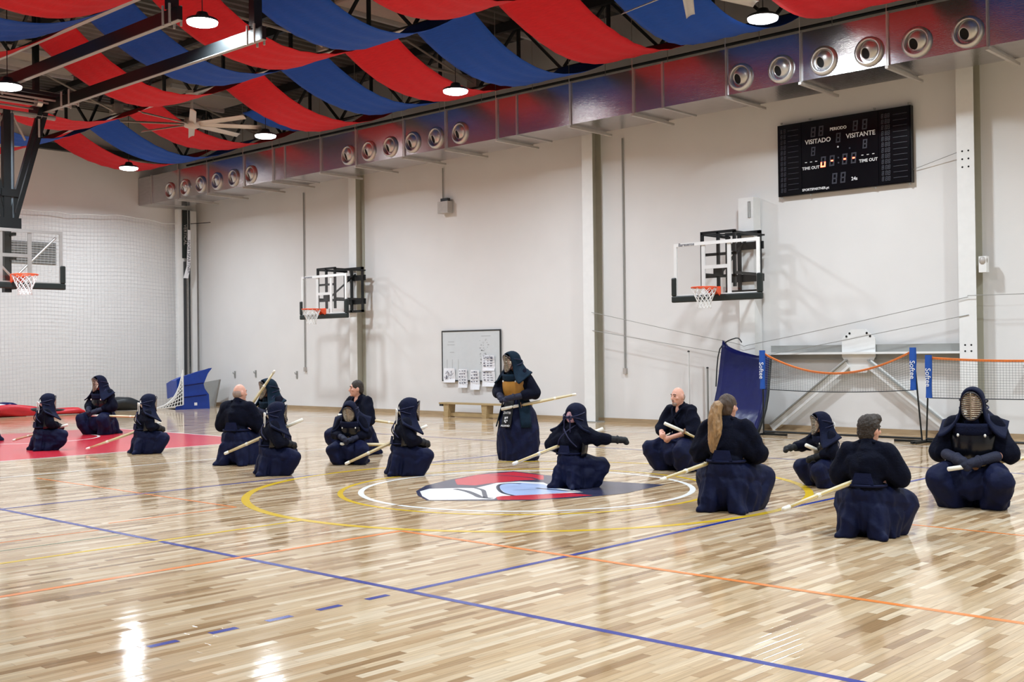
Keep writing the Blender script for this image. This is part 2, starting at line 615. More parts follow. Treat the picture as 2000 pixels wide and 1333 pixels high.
def stripe(x0, y0, x1, y1, w, color, name='court_line'):
    layer[0] += 1
    z = ZL + (layer[0] % 12) * 0.00004
    d = Vector((x1 - x0, y1 - y0, 0)).normalized()
    s = Vector((-d.y, d.x, 0)) * (w / 2)
    a, b = Vector((x0, y0, z)), Vector((x1, y1, z))
    MB().add([a - s, b - s, b + s, a + s], [(0, 1, 2, 3)]).build(name, M['line_' + color], floor)


def ring(cx, cy, r, w, color, a0=0.0, a1=2 * PI, name='court_circle', n=96):
    layer[0] += 1
    z = ZL + (layer[0] % 12) * 0.00004
    vs, fs = [], []
    for i in range(n + 1):
        a = a0 + (a1 - a0) * i / n
        for rr in (r - w / 2, r + w / 2):
            vs.append((cx + rr * math.cos(a), cy + rr * math.sin(a), z))
    for i in range(n):
        fs.append((2 * i, 2 * i + 1, 2 * i + 3, 2 * i + 2))
    MB().add(vs, fs).build(name, M['line_' + color], floor)


def patch(poly, color, name='court_paint', dz=0.0):
    layer[0] += 1
    z = ZL + dz
    MB().add([(x, y, z) for x, y in poly], [tuple(range(len(poly)))]).build(name, M['line_' + color], floor)


# volleyball (blue)
for y in (4.78, 13.78):
    stripe(-17.36, y, 0.64, y, 0.052, 'blue')
for x in (-11.36, -5.36):
    stripe(x, 4.8, x, 13.76, 0.052, 'blue')
for y in (4.543, 4.174, 3.817, 3.454, 3.09):
    stripe(-5.365, y - 0.085, -5.365, y + 0.085, 0.052, 'blue', 'dash')
# badminton (orange)
stripe(-7.2, 2.0, -7.2, 6.36, 0.06, 'orange')
stripe(-7.2, 6.36, 3.0, 6.36, 0.055, 'orange')
stripe(-9.6, 5.0, -9.6, 6.33, 0.04, 'orange')
stripe(-13.9, 6.3, -9.6, 6.33, 0.04, 'orange')
stripe(-9.3, 2.5, -9.3, 4.75, 0.03, 'orange')
stripe(-4.2, 9.3, -2.4, 9.3, 0.04, 'orange')
stripe(-8.36, 2.0, -8.36, 6.2, 0.05, 'yellow')
stripe(-8.9, 2.5, -8.9, 4.74, 0.025, 'green')
# futsal circle (yellow), basketball circle (white)
ring(CX, CY, 3.0, 0.085, 'yellow')
ring(CX, CY, 2.02, 0.06, 'yellow')
ring(CX, CY, 1.8, 0.062, 'white', math.radians(-92), math.radians(266))
# basketball lines
stripe(-22.36, 16.72, 5.64, 16.72, 0.05, 'white')
stripe(-22.36, 15.1, -14.5, 15.1, 0.04, 'white')
stripe(-14.3, 5.6, -14.3, 11.6, 0.045, 'white')
patch([(-22.36, 6.78), (-16.56, 6.78), (-16.56, 11.68), (-22.36, 11.68)], 'red', 'key_area')
for a in ((-22.36, 6.78, -16.56, 6.78), (-22.36, 11.68, -16.56, 11.68), (-16.56, 6.78, -16.56, 11.68)):
    stripe(*a, 0.05, 'white')
ring(-20.75, 9.22, 1.25, 0.05, 'white', -PI / 2, PI / 2, 'restricted_arc', 40)
for y in (7.6, 8.4, 9.22, 10.0, 10.8):
    pass

# centre crest (plan coordinates measured on the floor plane)
CR = thing('floor_crest', 'painted red, white and navy bird crest inside the white centre circle', 'floor emblem', (0, 0, 0))


def crest(poly, color, z, name):
    MB().add([(x, y, z) for x, y in poly], [tuple(range(len(poly)))]).build(name, M['line_' + color], CR)


def crest_line(pts, w, color, z, name='crest_outline'):
    P_ = smooth_path([(x, y, z) for x, y in pts], 4)
    vs, fs = [], []
    for i, p in enumerate(P_):
        d = (P_[min(i + 1, len(P_) - 1)] - P_[max(i - 1, 0)]).normalized()
        s = Vector((-d.y, d.x, 0)) * (w / 2)
        vs += [p - s, p + s]
    for i in range(len(P_) - 1):
        fs.append((2 * i, 2 * i + 2, 2 * i + 3, 2 * i + 1))
    MB().add(vs, fs).build(name, M['line_' + color], CR)


crest([(-9.13, 8.29), (-9.42, 8.7), (-9.58, 9.14), (-9.72, 9.64), (-9.79, 10.1), (-9.67, 10.43), (-9.09, 10.34), (-8.14, 10.23), (-7.34, 10.39), (-7.23, 9.5), (-7.34, 9.06), (-7.62, 8.5), (-8.05, 8.13), (-8.46, 7.83), (-8.84, 8.05)], 'navy', 0.0016, 'crest_ground')
crest([(-9.59, 9.32), (-9.74, 9.85), (-9.61, 10.37), (-9.04, 10.28), (-8.75, 9.95), (-8.91, 9.74), (-8.99, 9.27), (-8.98, 9.05), (-9.2, 8.98)], 'red', 0.0018, 'crest_crown')
crest([(-9.08, 8.3), (-9.17, 8.52), (-8.96, 8.77), (-8.81, 8.88), (-8.87, 9.1), (-8.96, 9.38), (-8.85, 9.64), (-8.56, 9.73), (-8.15, 9.45), (-7.62, 9.34), (-7.71, 9.18), (-7.94, 8.85), (-8.1, 8.49), (-8.0, 8.33), (-8.47, 7.87), (-8.76, 8.04)], 'white', 0.0018, 'crest_head')
crest([(-8.68, 9.1), (-8.85, 9.33), (-8.75, 9.54), (-8.44, 9.59), (-8.12, 9.41), (-7.76, 9.23), (-7.86, 8.93), (-7.97, 8.65), (-8.25, 8.76)], 'lightblue', 0.0020, 'crest_cheek')
crest([(-8.09, 8.45), (-8.1, 8.55), (-7.92, 8.82), (-7.71, 9.18), (-7.39, 9.17), (-7.66, 8.54), (-7.92, 8.3)], 'red', 0.0021, 'crest_throat')
crest_line([(-8.93, 8.68), (-8.69, 8.62), (-8.39, 8.46), (-8.21, 8.35), (-8.05, 8.35)], 0.07, 'dark', 0.0022)
crest_line([(-8.81, 8.88), (-8.61, 8.79), (-8.37, 8.57), (-8.15, 8.36)], 0.05, 'dark', 0.0022)
crest_line([(-8.02, 8.65), (-8.27, 8.75), (-8.59, 9.01), (-8.81, 9.27), (-8.81, 9.45), (-8.68, 9.48)], 0.04, 'dark', 0.0022)
crest_line([(-8.28, 9.29), (-8.01, 9.28), (-7.62, 9.34)], 0.05, 'dark', 0.0023)
crest_line([(-9.62, 9.95), (-9.3, 10.0), (-9.0, 10.0), (-8.8, 9.9)], 0.04, 'dark', 0.0022)


# ================================================================== LONG WALL: columns, bracing
def hcolumn(x, label):
    c = thing('steel_column', label, 'column', (x, YW, 0), group=None)
    B((-0.14, -0.30, 0), (0.14, -0.285, 6.9)).build('front_flange', M['white_steel'], c)
    B((-0.008, -0.285, 0), (0.008, -0.016, 6.9)).build('web', M['column_web'], c)
    B((-0.14, -0.016, 0), (0.14, -0.001, 6.9)).build('rear_flange', M['column_web'], c)
    B((-0.2, -0.33, 0), (0.2, 0.0, 0.02)).build('base_plate', M['grey_steel'], c)
    return c


colA = hcolumn(-22.75, 'white steel column behind the farther wall-mounted basketball hoop')
colB = hcolumn(-15.0, 'white steel column between the whiteboard and the nearer hoop')
colC = hcolumn(-7.1, 'white steel column right of the scoreboard with bolt holes')
for dx in (-0.05, 0.05):
    for z in (4.42, 4.55, 4.68):
        MB().tube([(dx, -0.302, z), (dx, -0.298, z)], 0.016, 8).build('bolt_hole', M['hole'], colC)
    for z in (1.42, 1.52):
        MB().tube([(dx, -0.302, z), (dx, -0.298, z)], 0.016, 8).build('bolt_hole', M['hole'], colC)
el = thing('emergency_lamp', 'small white wall lamp fixed on the column by the scoreboard', 'lamp', (-6.86, YW - 0.22, 2.85))
B((-0.06, -0.06, -0.16), (0.06, 0.06, 0.1)).build('housing', M['white_steel'], el)
MB().ell((0, -0.02, 0.03), (0.07, 0.07, 0.08)).build('cover', M['galv'], el, smooth=True)

br = thing('wall_brace', 'white steel chevron brace with octagonal plate on the long wall', 'brace', (-9.06, YW - 0.2, 1.42))
B((-1.75, 0.08, -0.13), (1.86, 0.10, 0.13)).build('strut_plate', M['grey_steel'], br)
B((-1.75, -0.08, -0.035), (1.86, 0.08, 0.0)).build('strut_flange', M['white_steel'], br)
oct_ = [(-0.31, -0.08), (-0.31, 0.24), (-0.13, 0.40), (0.13, 0.40), (0.31, 0.24), (0.31, -0.08), (0.14, -0.36), (-0.14, -0.36)]
MB().prism(oct_, 0.03, 0.05, lambda u, v, t: (u, t, v)).build('gusset_plate', M['white_steel'], br)
for sx in (-1, 1):
    MB().beam((sx * 0.2, 0.0, -0.20), (sx * 1.72, 0.0, -1.38), 0.16, 0.02, (0, 1, 0)).build('diagonal', M['white_steel'], br)
    MB().beam((sx * 0.2, 0.0, -0.14), (sx * 1.72, 0.0, -1.32), 0.14, 0.02, (0, 0, 1)).build('diagonal_flange', M['grey_steel'], br)
    for q in (0.16, 0.22):
        MB().tube([(sx * q, 0.028, 0.33 - (q - 0.16) * 0.9), (sx * q, 0.022, 0.33 - (q - 0.16) * 0.9)], 0.02, 8).build('bolt_hole', M['hole'], br)

# thin cables strung along the wall
for i, (pts, lab) in enumerate((
        ([(-14.9, 18.52, 2.30), (-11.6, 18.5, 1.64), (-10.85, 18.5, 1.62), (-7.08, 18.52, 2.30)], 'upper thin grey cable sagging along the long wall'),
        ([(-14.9, 18.54, 1.92), (-11.8, 18.52, 1.44), (-10.95, 18.52, 1.36), (-7.08, 18.54, 2.01)], 'lower thin grey cable sagging along the long wall'),
        ([(-7.08, 18.5, 2.32), (-4.5, 18.5, 2.30)], 'thin grey cable running right from the scoreboard column'),
        ([(-8.08, 18.8, 4.52), (-7.2, 18.7, 4.72)], 'short cable from the scoreboard to the column'))):
    MB().tube(smooth_path(pts, 5), 0.006, 5).build('cable', M['grey_steel'], label=lab, cat='cable')

# vertical pull rods
for x, z0, z1, lab in ((-25.15, 1.08, 5.9, 'thin vertical conduit with end socket left of the far hoop'), (-14.27, 1.07, 5.9, 'thin vertical conduit with end socket right of the middle column')):
    t = thing('conduit', lab, 'conduit', (x, YW - 0.03, 0))
    MB().tube([(0, 0, z0), (0, 0, z1)], 0.018, 8).build('pipe', M['grey_steel'], t)
    B((-0.035, -0.03, z0 - 0.06), (0.035, 0.03, z0 + 0.06)).build('end_socket', M['galv'], t)
sp = thing('wall_speaker', 'small grey speaker box hanging from a conduit above the whiteboard', 'speaker', (-19.5, YW, 4.97))
B((-0.17, -0.20, -0.16), (0.17, -0.03, 0.12)).build('cabinet', M['galv'], sp)
B((-0.12, -0.15, 0.12), (0.12, -0.06, 0.20)).build('bracket', M['lamp_body'], sp)
MB().tube([(-0.16, -0.03, 0.1), (-0.16, -0.03, 0.95)], 0.014, 6).build('pipe', M['grey_steel'], sp)
for i, (x, z) in enumerate(((-28.55, 0.92), (-27.5, 0.95), (-25.55, 0.93))):
    t = thing('wall_hook', ['grey wall hook nearest the corner mats', 'grey wall hook in the middle of the three', 'grey wall hook nearest the conduit'][i], 'hook', (x, YW - 0.0, z))
    B((-0.03, -0.02, -0.1), (0.03, 0, 0.1)).build('plate', M['grey_steel'], t)
    MB().tube([(0, -0.02, 0.03), (0, -0.07, 0.02), (0, -0.08, 0.07)], 0.012, 6).build('prong', M['grey_steel'], t)
for x, y, z1, m, lab in ((-12.55, 18.6, 1.46, 'white_steel', 'slim white pole standing by the wall behind the bald man'), (-12.12, 18.6, 1.14, 'grey_steel', 'slim grey pole standing by the wall left of the blue mat')):
    t = thing('standing_pole', lab, 'pole', (x, y, 0))
    MB().tube([(0, 0, 0.02), (0, 0, z1)], 0.02, 8).build('tube', M[m], t)
    MB().tube([(0, 0, 0), (0, 0, 0.03)], 0.07, 12).build('foot', M['lamp_body'], t)
    MB().ell((0, 0, z1), (0.026, 0.026, 0.02), 8).build('cap', M['lamp_body'], t)
# hanging fitting at the right edge
t = thing('wall_bracket', 'grey folding wall bracket behind the right mini net', 'bracket', (-5.9, YW, 1.15))
B((-0.35, -0.3, 0.0), (0.35, 0.0, 0.04)).build('shelf', M['galv'], t)
B((-0.25, -0.05, -0.35), (0.25, 0.0, 0.0)).build('plate', M['grey_steel'], t)


# ================================================================== wall baskets
def make_board(parent, w, zb, zt, rim_z, front, frame_mat, xc=0.0):
    """board in local XZ plane, facing -Y at y=front"""
    y0, y1 = front, front + 0.03
    B((xc - w / 2 + 0.04, y0 + 0.008, zb + 0.04), (xc + w / 2 - 0.04, y0 + 0.018, zt - 0.04)).build('glass_pane', M['glass'], parent)
    fr = MB()
    t = 0.06
    fr.box((xc - w / 2, y0, zt - t), (xc + w / 2, y1, zt)).box((xc - w / 2, y0, zb), (xc + w / 2, y1, zb + t))
    fr.box((xc - w / 2, y0, zb + t), (xc - w / 2 + t, y1, zt - t)).box((xc + w / 2 - t, y0, zb + t), (xc + w / 2, y1, zt - t))
    fr.build('board_frame', frame_mat, parent)
    sq = MB()
    ww, s0, s1 = 0.31, zb + t, zt - t
    sq.box((xc - ww, y0 + 0.018, s0), (xc - ww + 0.075, y1 + 0.01, s1)).box((xc + ww - 0.075, y0 + 0.018, s0), (xc + ww, y1 + 0.01, s1))
    sq.box((xc - ww + 0.075, y0 + 0.018, zb + 0.51), (xc + ww - 0.075, y1 + 0.01, zb + 0.575))
    sq.build('target_frame', frame_mat, parent)
    pd = MB()
    pd.box((xc - w / 2 - 0.05, y0 - 0.03, zb - 0.08), (xc + w / 2 + 0.05, y1 + 0.02, zb + 0.04))
    for s in (-1, 1):
        a, b = sorted((xc + s * (w / 2 - 0.05), xc + s * (w / 2 + 0.05)))
        pd.box((a, y0 - 0.03, zb + 0.04), (b, y1 + 0.02, zb + 0.38))
    po = pd.build('edge_padding', M['pad'], parent)
    bv = po.modifiers.new('bevel', 'BEVEL')
    bv.width = 0.02
    bv.segments = 2
    rr, rc = 0.225, Vector((xc, front - 0.15 - 0.225, rim_z))
    rm = MB()
    rm.tube([(rc.x + rr * math.cos(2 * PI * i / 28), rc.y + rr * math.sin(2 * PI * i / 28), rim_z) for i in range(28)], 0.013, 8, closed=True)
    ro = rm.build('rim', M['orange'], parent, smooth=True)
    mt = MB()
    mt.box((xc - 0.11, front - 0.012, rim_z - 0.16), (xc + 0.11, front, rim_z + 0.03))
    mt.box((xc - 0.10, front - 0.17, rim_z - 0.03), (xc + 0.10, front - 0.012, rim_z - 0.005))
    for s in (-1, 1):
        mt.prism([(0, 0), (-0.19, 0), (-0.17, -0.03), (0, -0.14)], xc + s * 0.10 - 0.006, xc + s * 0.10 + 0.006, lambda u, v, t_: (t_, front - 0.012 + u, rim_z - 0.01 + v))
    mt.build('rim_bracket', M['orange'], ro)
    nt_ = MB()
    for k in range(12):
        for s in (-1, 1):
            pts = []
            for q in range(7):
                a = 2 * PI * (k + s * q * 0.5) / 12
                r2 = rr * (1 - 0.5 * min(1, q / 4.5)) + (0.01 if q > 5 else 0)
                pts.append((rc.x + r2 * math.cos(a), rc.y + r2 * math.sin(a), rim_z - 0.012 - q * 0.06))
            nt_.tube(pts, 0.006, 4, cap=False)
    nt_.build('net', M['white_cord'], parent)
    return ro


def wall_basket(x, label, col):
    t = thing('basketball_hoop', label, 'basketball hoop', (x, YW, 0))
    zb, zt, front = 2.45, 3.46, -1.36
    make_board(t, 1.8, zb, zt, 2.60, front, M['white_steel'])
    text('Baresense', 0.085, (-0.62, front - 0.003, zt - 0.03), (PI / 2, 0, 0), M['ink'], t)
    # front box frame behind the board
    fr = MB()
    xa, xb, za, zc = -0.34, 0.34, 2.62, 3.62
    yf = front + 0.10
    for xx in (xa, 0.0, xb):
        fr.box((xx - 0.025, yf - 0.025, za), (xx + 0.025, yf + 0.025, zc))
    for z in (za + 0.2, (za + zc) / 2 + 0.1, zc):
        fr.box((xa - 0.025, yf - 0.025, z - 0.025), (xb + 0.025, yf + 0.025, z + 0.025))
    fr.box((-0.09, yf - 0.03, za + 0.2), (0.09, yf + 0.03, za + 0.36))
    fr.build('carrier_frame', M['black'], t)
    sl = MB()
    for xx in (xa, xb):
        for z in (za + 0.25, zc - 0.02):
            sl.beam((xx * 1.0, yf, z), (xx * 1.0, -0.33, z + 0.0), 0.045, 0.045)
    sl.beam((xa, yf, zc - 0.02), (xb * 1.2, -0.33, zc - 0.02), 0.03, 0.03)
    sl.beam((0.0, yf, za + 0.2), (0.0, -0.33, zc - 0.1), 0.035, 0.035)
    sl.build('support_arms', M['black'], t)
    wf = MB()
    for z in (2.82, 3.42):
        wf.box((-0.40, -0.35, z - 0.07), (0.38, -0.305, z + 0.07))
    for xx in (-0.36, -0.1, 0.33):
        wf.box((xx - 0.03, -0.40, 2.55), (xx + 0.03, -0.35, 3.68))
    wf.box((-0.40, -0.40, 3.63), (0.36, -0.35, 3.69)).box((-0.40, -0.40, 2.54), (0.36, -0.35, 2.60))
    wf.build('wall_frame', M['black'], t)
    sq = MB().tube([(0.12, yf, 2.62), (0.12, yf, 2.45)], 0.02, 6).tube([(-0.2, yf, 2.62), (-0.2, yf, 2.45)], 0.02, 6)
    sq.build('lower_studs', M['grey_steel'], t)
    if col:
        mp = MB()
        mp.box((-0.16, -0.30, 0.0), (0.16, -0.04, 4.33))
        mp.build('mounting_post', M['white_steel'], t)
        MB().tube([(0.06, -0.31, 4.25), (0.06, -0.31, 3.95), (0.1, -0.31, 3.95), (0.1, -0.31, 4.25)], 0.01, 6, closed=True).build('post_handle', M['grey_steel'], t)
    return t


wall_basket(-22.6, 'glass basketball hoop on black wall frame, farther along the long wall', False)
wall_basket(-11.2, 'glass basketball hoop on white wall post, below and left of the scoreboard', True)

# ================================================================== scoreboard
SB = thing('scoreboard', 'black electronic scoreboard with red lit clock, high on the long wall', 'scoreboard', (-10.6, YW - 0.02, 5.6))
SBW, SBH = 2.51, 1.29
B((-0.012, -0.10, -SBH - 0.012), (SBW + 0.012, 0.0, 0.012)).build('casing', M['score_black'], SB)
for a, b in ((0.0, 0.19), (0.19, 0.775), (0.775, 1.0)):
    B((a * SBW + 0.006, -0.112, -SBH), (b * SBW - 0.006, -0.10, 0.0)).build('face_panel', M['score_black'], SB)


def sbp(u, v, d=0.1135):
    return (u * SBW, -d, -v * SBH)


RX = (PI / 2, 0, 0)
for body, u, v, sz in (('VISITADO', 0.32, 0.29, 0.115), ('VISITANTE', 0.645, 0.285, 0.115), ('PERIODO', 0.478, 0.155, 0.075), ('TIME OUT', 0.262, 0.655, 0.075), ('TIME OUT', 0.70, 0.648, 0.075), ('24s', 0.595, 0.875, 0.085), ('SPORTSPARTNER.pt', 0.297, 0.955, 0.06)):
    text(body, sz, sbp(u, v), RX, M['score_white'], SB, 'print', 0.001, 0.0015)


def seg_digit(u, v, h, segs, material, name):
    w = h * 0.5
    t = h * 0.13
    mb_ = MB()
    cx, cz = u * SBW, -v * SBH
    sl = 0.08

    def q(x0, z0, x1, z1):
        pts = [(x0, z0), (x1, z0), (x1, z1), (x0, z1)]
        mb_.prism([(cx + px + pz * sl, cz + pz) for px, pz in pts], -0.1155, -0.1125, lambda a, b, c: (a, c, b))
    g = t * 0.12
    S_ = {'a': (-w / 2 + t, h / 2 - t, w / 2 - t, h / 2), 'g': (-w / 2 + t, -t / 2, w / 2 - t, t / 2), 'd': (-w / 2 + t, -h / 2, w / 2 - t, -h / 2 + t),
          'f': (-w / 2, g, -w / 2 + t, h / 2), 'b': (w / 2 - t, g, w / 2, h / 2), 'e': (-w / 2, -h / 2, -w / 2 + t, -g), 'c': (w / 2 - t, -h / 2, w / 2, -g)}
    for s in segs:
        q(*S_[s])
    return mb_.build(name, material, SB)


ALL = 'abcdefg'
for u, v, h in ((0.285, 0.155, 0.18), (0.346, 0.155, 0.18), (0.607, 0.155, 0.18), (0.677, 0.155, 0.18), (0.478, 0.285, 0.17), (0.283, 0.425, 0.16), (0.677, 0.42, 0.16), (0.446, 0.84, 0.19), (0.51, 0.84, 0.19)):
    seg_digit(u, v, h, ALL, M['score_dim'], 'digit')
for u, lit in ((0.36, 'cde'), (0.428, 'g'), (0.525, 'g'), (0.592, 'g')):
    seg_digit(u, 0.59, 0.19, [s for s in ALL if s not in lit], M['score_dim'], 'digit')
    seg_digit(u, 0.59, 0.19, lit, M['score_red'], 'lit_digit')
for u, v, m in ((0.475, 0.41, 'score_white'), (0.563, 0.45, 'score_dim'), (0.477, 0.56, 'score_dim'), (0.477, 0.63, 'score_dim')):
    MB().tube([sbp(u, v, 0.112), sbp(u, v, 0.116)], 0.016, 10).build('dot', M[m], SB)
for k in range(3):
    for u0 in (0.225, 0.657):
        a = sbp(u0 + k * 0.04, 0.57)
        B((a[0] - 0.02, -0.115, a[2] - 0.006), (a[0] + 0.02, -0.112, a[2] + 0.006)).build('time_out_dash', M['score_white'], SB)
for r in range(12):
    v = 0.085 + r * 0.0765
    for u0, u1, m in ((0.08, 0.165, 'score_dim'), (0.88, 0.98, 'score_dim')):
        a, b = sbp(u0, v), sbp(u1, v)
        B((a[0], -0.115, a[2] - 0.004), (b[0], -0.112, b[2] + 0.004)).build('player_line', M[m], SB)
    for u in (0.03, 0.055, 0.805, 0.83, 0.85):
        seg_digit(u, v, 0.075, ALL, M['score_dim'], 'player_digit')
for u in (0.02, 0.25, 0.74, 0.985):
    for v in (-0.03, 1.035):
        MB().tube([(u * SBW, -0.06, -v * SBH), (u * SBW, -0.06, -v * SBH + 0.03)], 0.02, 6).build('bolt', M['grey_steel'], SB)

# ================================================================== whiteboard, papers, bench
wb = thing('whiteboard', 'framed whiteboard with faint marker writing on the long wall', 'whiteboard', (-18.77, YW - 0.02, 1.41))
B((-0.95, -0.02, -0.58), (0.95, 0.0, 0.59)).build('panel', M['board'], wb)
fr = MB()
for a, b in (((-0.97, -0.03, 0.575), (0.97, 0.0, 0.605)), ((-0.97, -0.03, -0.60), (0.97, 0.0, -0.57)), ((-0.97, -0.03, -0.57), (-0.945, 0.0, 0.575)), ((0.945, -0.03, -0.57), (0.97, 0.0, 0.575))):
    fr.box(a, b)
fr.build('frame', M['lamp_body'], wb)
sc = MB()
for k in range(42):
    x, z = random.uniform(0.28, 0.58), random.uniform(-0.25, 0.38)
    sc.box((x, -0.0215, z), (x + random.uniform(0.015, 0.06), -0.0205, z + random.uniform(0.006, 0.03)))
for x, z, w in ((-0.75, 0.33, 0.2), (-0.78, 0.26, 0.25), (-0.7, 0.08, 0.15), (0.35, 0.45, 0.3)):
    sc.box((x, -0.0215, z), (x + w, -0.0205, z + 0.012))
for x in (-0.8, -0.62, -0.42):
    sc.box((x, -0.0215, -0.32), (x + 0.012, -0.0205, -0.08))
sc.build('marker_writing', M['ink_faint'], wb)


def paper(x0, x1, z0, z1, label, title=None, dense=14, sketch=False):
    t = thing('paper_sheet', label, 'paper', ((x0 + x1) / 2, YW - 0.06, (z0 + z1) / 2))
    w, h = (x1 - x0) / 2, (z1 - z0) / 2
    g = []
    for i in range(5):
        xx = -w + 2 * w * i / 4
        g.append([(xx, -0.012 * math.sin(j * 0.9 + i) - (0.02 if j == 0 else 0), -h + 2 * h * j / 4) for j in range(5)])
    MB().sheet(g, 0.002).build('sheet', M['paper'], t)
    mk = MB()
    for k in range(dense):
        if sketch:
            a = (random.uniform(-w * 0.7, w * 0.5), random.uniform(-h * 0.8, h * 0.7))
            mk.beam((a[0], -0.03, a[1]), (a[0] + random.uniform(-0.06, 0.08), -0.03, a[1] + random.uniform(-0.08, 0.08)), 0.004, 0.010, (0, 1, 0))
        else:
            r, c = k // 3, k % 3
            x = -w * 0.75 + c * w * 0.55 + random.uniform(0, 0.02)
            z = h * (0.55 if title else 0.75) - r * h * 0.32
            if z > -h * 0.9:
                mk.box((x, -0.031, z), (x + random.uniform(0.04, w * 0.4), -0.029, z + random.uniform(0.012, 0.03)))
    mk.build('writing', M['ink'], t)
    if title:
        text(title, 0.09, (0, -0.031, h * 0.78), RX, M['ink'], t, 'heading')


paper(-19.66, -19.28, 0.78, 1.12, 'leftmost taped paper with sketched figures under the whiteboard', None, 18, True)
paper(-19.16, -18.87, 0.66, 1.10, 'narrow paper with rows of writing, second from the left', None, 15)
paper(-18.76, -18.47, 0.62, 1.08, 'narrow paper with few written lines, third from the left', None, 12)
paper(-18.36, -17.98, 1.06, 1.42, 'square paper with a printed heading at the whiteboard corner', 'Tuesday', 12)
paper(-18.37, -17.97, 0.70, 1.05, 'square paper hanging directly below the headed one', None, 12)

bn = thing('gym_bench', 'long low wooden gym bench below the whiteboard', 'bench', (-18.25, 18.35, 0))
B((-1.0, -0.13, 0.30), (1.7, 0.13, 0.335)).build('seat_board', M['wood'], bn)
for x in (-0.78, 0.45, 1.4):
    MB().prism([(-0.06, 0.0), (0.06, 0.0), (0.09, 0.30), (-0.09, 0.30)], -0.11, 0.11, lambda u, v, t_: (x + u, t_, v)).build('leg', M['wood'], bn)
B((-0.98, -0.02, 0.02), (1.5, 0.02, 0.10)).build('lower_rail', M['wood'], bn)
B((-1.0, -0.11, 0.25), (-0.9, 0.11, 0.30)).build('end_hook', M['lamp_body'], bn)
# ================================================================== AIR DUCT
YD0, YD1, ZU0, ZU1 = 16.95, 18.0, 5.90, 6.70
duct = thing('air_duct', 'foil-clad rectangular air duct with round jet nozzles along the long wall', 'air duct', (0, 0, 0))
seams = [-30.58, -29.82, -28.36, -26.88, -25.16, -23.87, -23.39, -21.92, -20.59, -18.93, -17.58, -16.06, -15.51, -14.09, -12.57, -11.92, -10.57, -9.15, -7.66, -6.13, -4.6, -3.1, -1.6]
for a, b in zip(seams[:-1], seams[1:]):
    w = b - a
    s_ = B((a + 0.004, YD0, ZU0), (b - 0.004, YD1, ZU1)).build('duct_section', M['foil'], duct)
for a in seams[1:-1]:
    f_ = MB()
    e = 0.02
    for (p, q) in (((a - 0.02, YD0 - e, ZU0 - e), (a + 0.02, YD0, ZU1 + e)), ((a - 0.02, YD1, ZU0 - e), (a + 0.02, YD1 + e, ZU1 + e)), ((a - 0.02, YD0, ZU0 - e), (a + 0.02, YD1, ZU0)), ((a - 0.02, YD0, ZU1), (a + 0.02, YD1, ZU1 + e))):
        f_.box(p, q)
    f_.build('flange', M['alu'], duct)
noz = []
for a, b in ((-28.81, -24.85), (-20.89, -17.15), (-10.29, -6.42)):
    for k in range(6):
        noz.append(a + (b - a) * k / 5)
zn = 6.165
n_ring = MB().revolve([(0.235, 0.0), (0.235, 0.035), (0.20, 0.06), (0.18, 0.06), (0.175, 0.0)], 28, lambda x, y, t: (x, -t, y), cap=False).mesh('nozzle', True)
n_ring.materials.append(M['alu'])
aim = Vector((-0.42, -1.0, -0.42)).normalized()
ax = aim.cross(Vector((0, 0, 1))).normalized()
ay = ax.cross(aim).normalized()
n_cone = MB().revolve([(0.182, -0.04), (0.176, 0.02), (0.150, 0.05), (0.098, 0.10), (0.090, 0.10), (0.086, 0.085)], 24, lambda x, y, t: Vector((0, 0.02, 0)) + ax * x + ay * y + aim * t, cap=False).mesh('eyeball', True)
n_cone.materials.append(M['alu'])
n_hole = MB().revolve([(0.088, 0.088), (0.0, 0.090)], 20, lambda x, y, t: Vector((0, 0.02, 0)) + ax * x + ay * y + aim * t, cap=False).mesh('throat')
n_hole.materials.append(M['hole'])
for x in noz:
    o = obj('nozzle', n_ring, None, duct)
    o.location = (x, YD0, zn)
    obj('eyeball', n_cone, None, o)
    obj('throat', n_hole, None, o)
for x in seams[1:]:
    if x in (-23.39, -15.51, -11.92, -29.82):
        continue
    st = MB().box((x - 0.025, YD0 - 0.06, ZU0 - 0.065), (x + 0.025, YD1 + 0.22, ZU0 - 0.022))
    st.build('hanger_strut', M['galv'], duct)
    MB().tube([(x, YD0 - 0.045, ZU0 - 0.05), (x, YD0 - 0.045, ZD)], 0.006, 5).build('hanger_rod', M['galv'], duct)
    MB().tube([(x, YD1 + 0.05, ZU0 - 0.05), (x, YD1 + 0.05, ZD)], 0.006, 5).build('hanger_rod', M['galv'], duct)

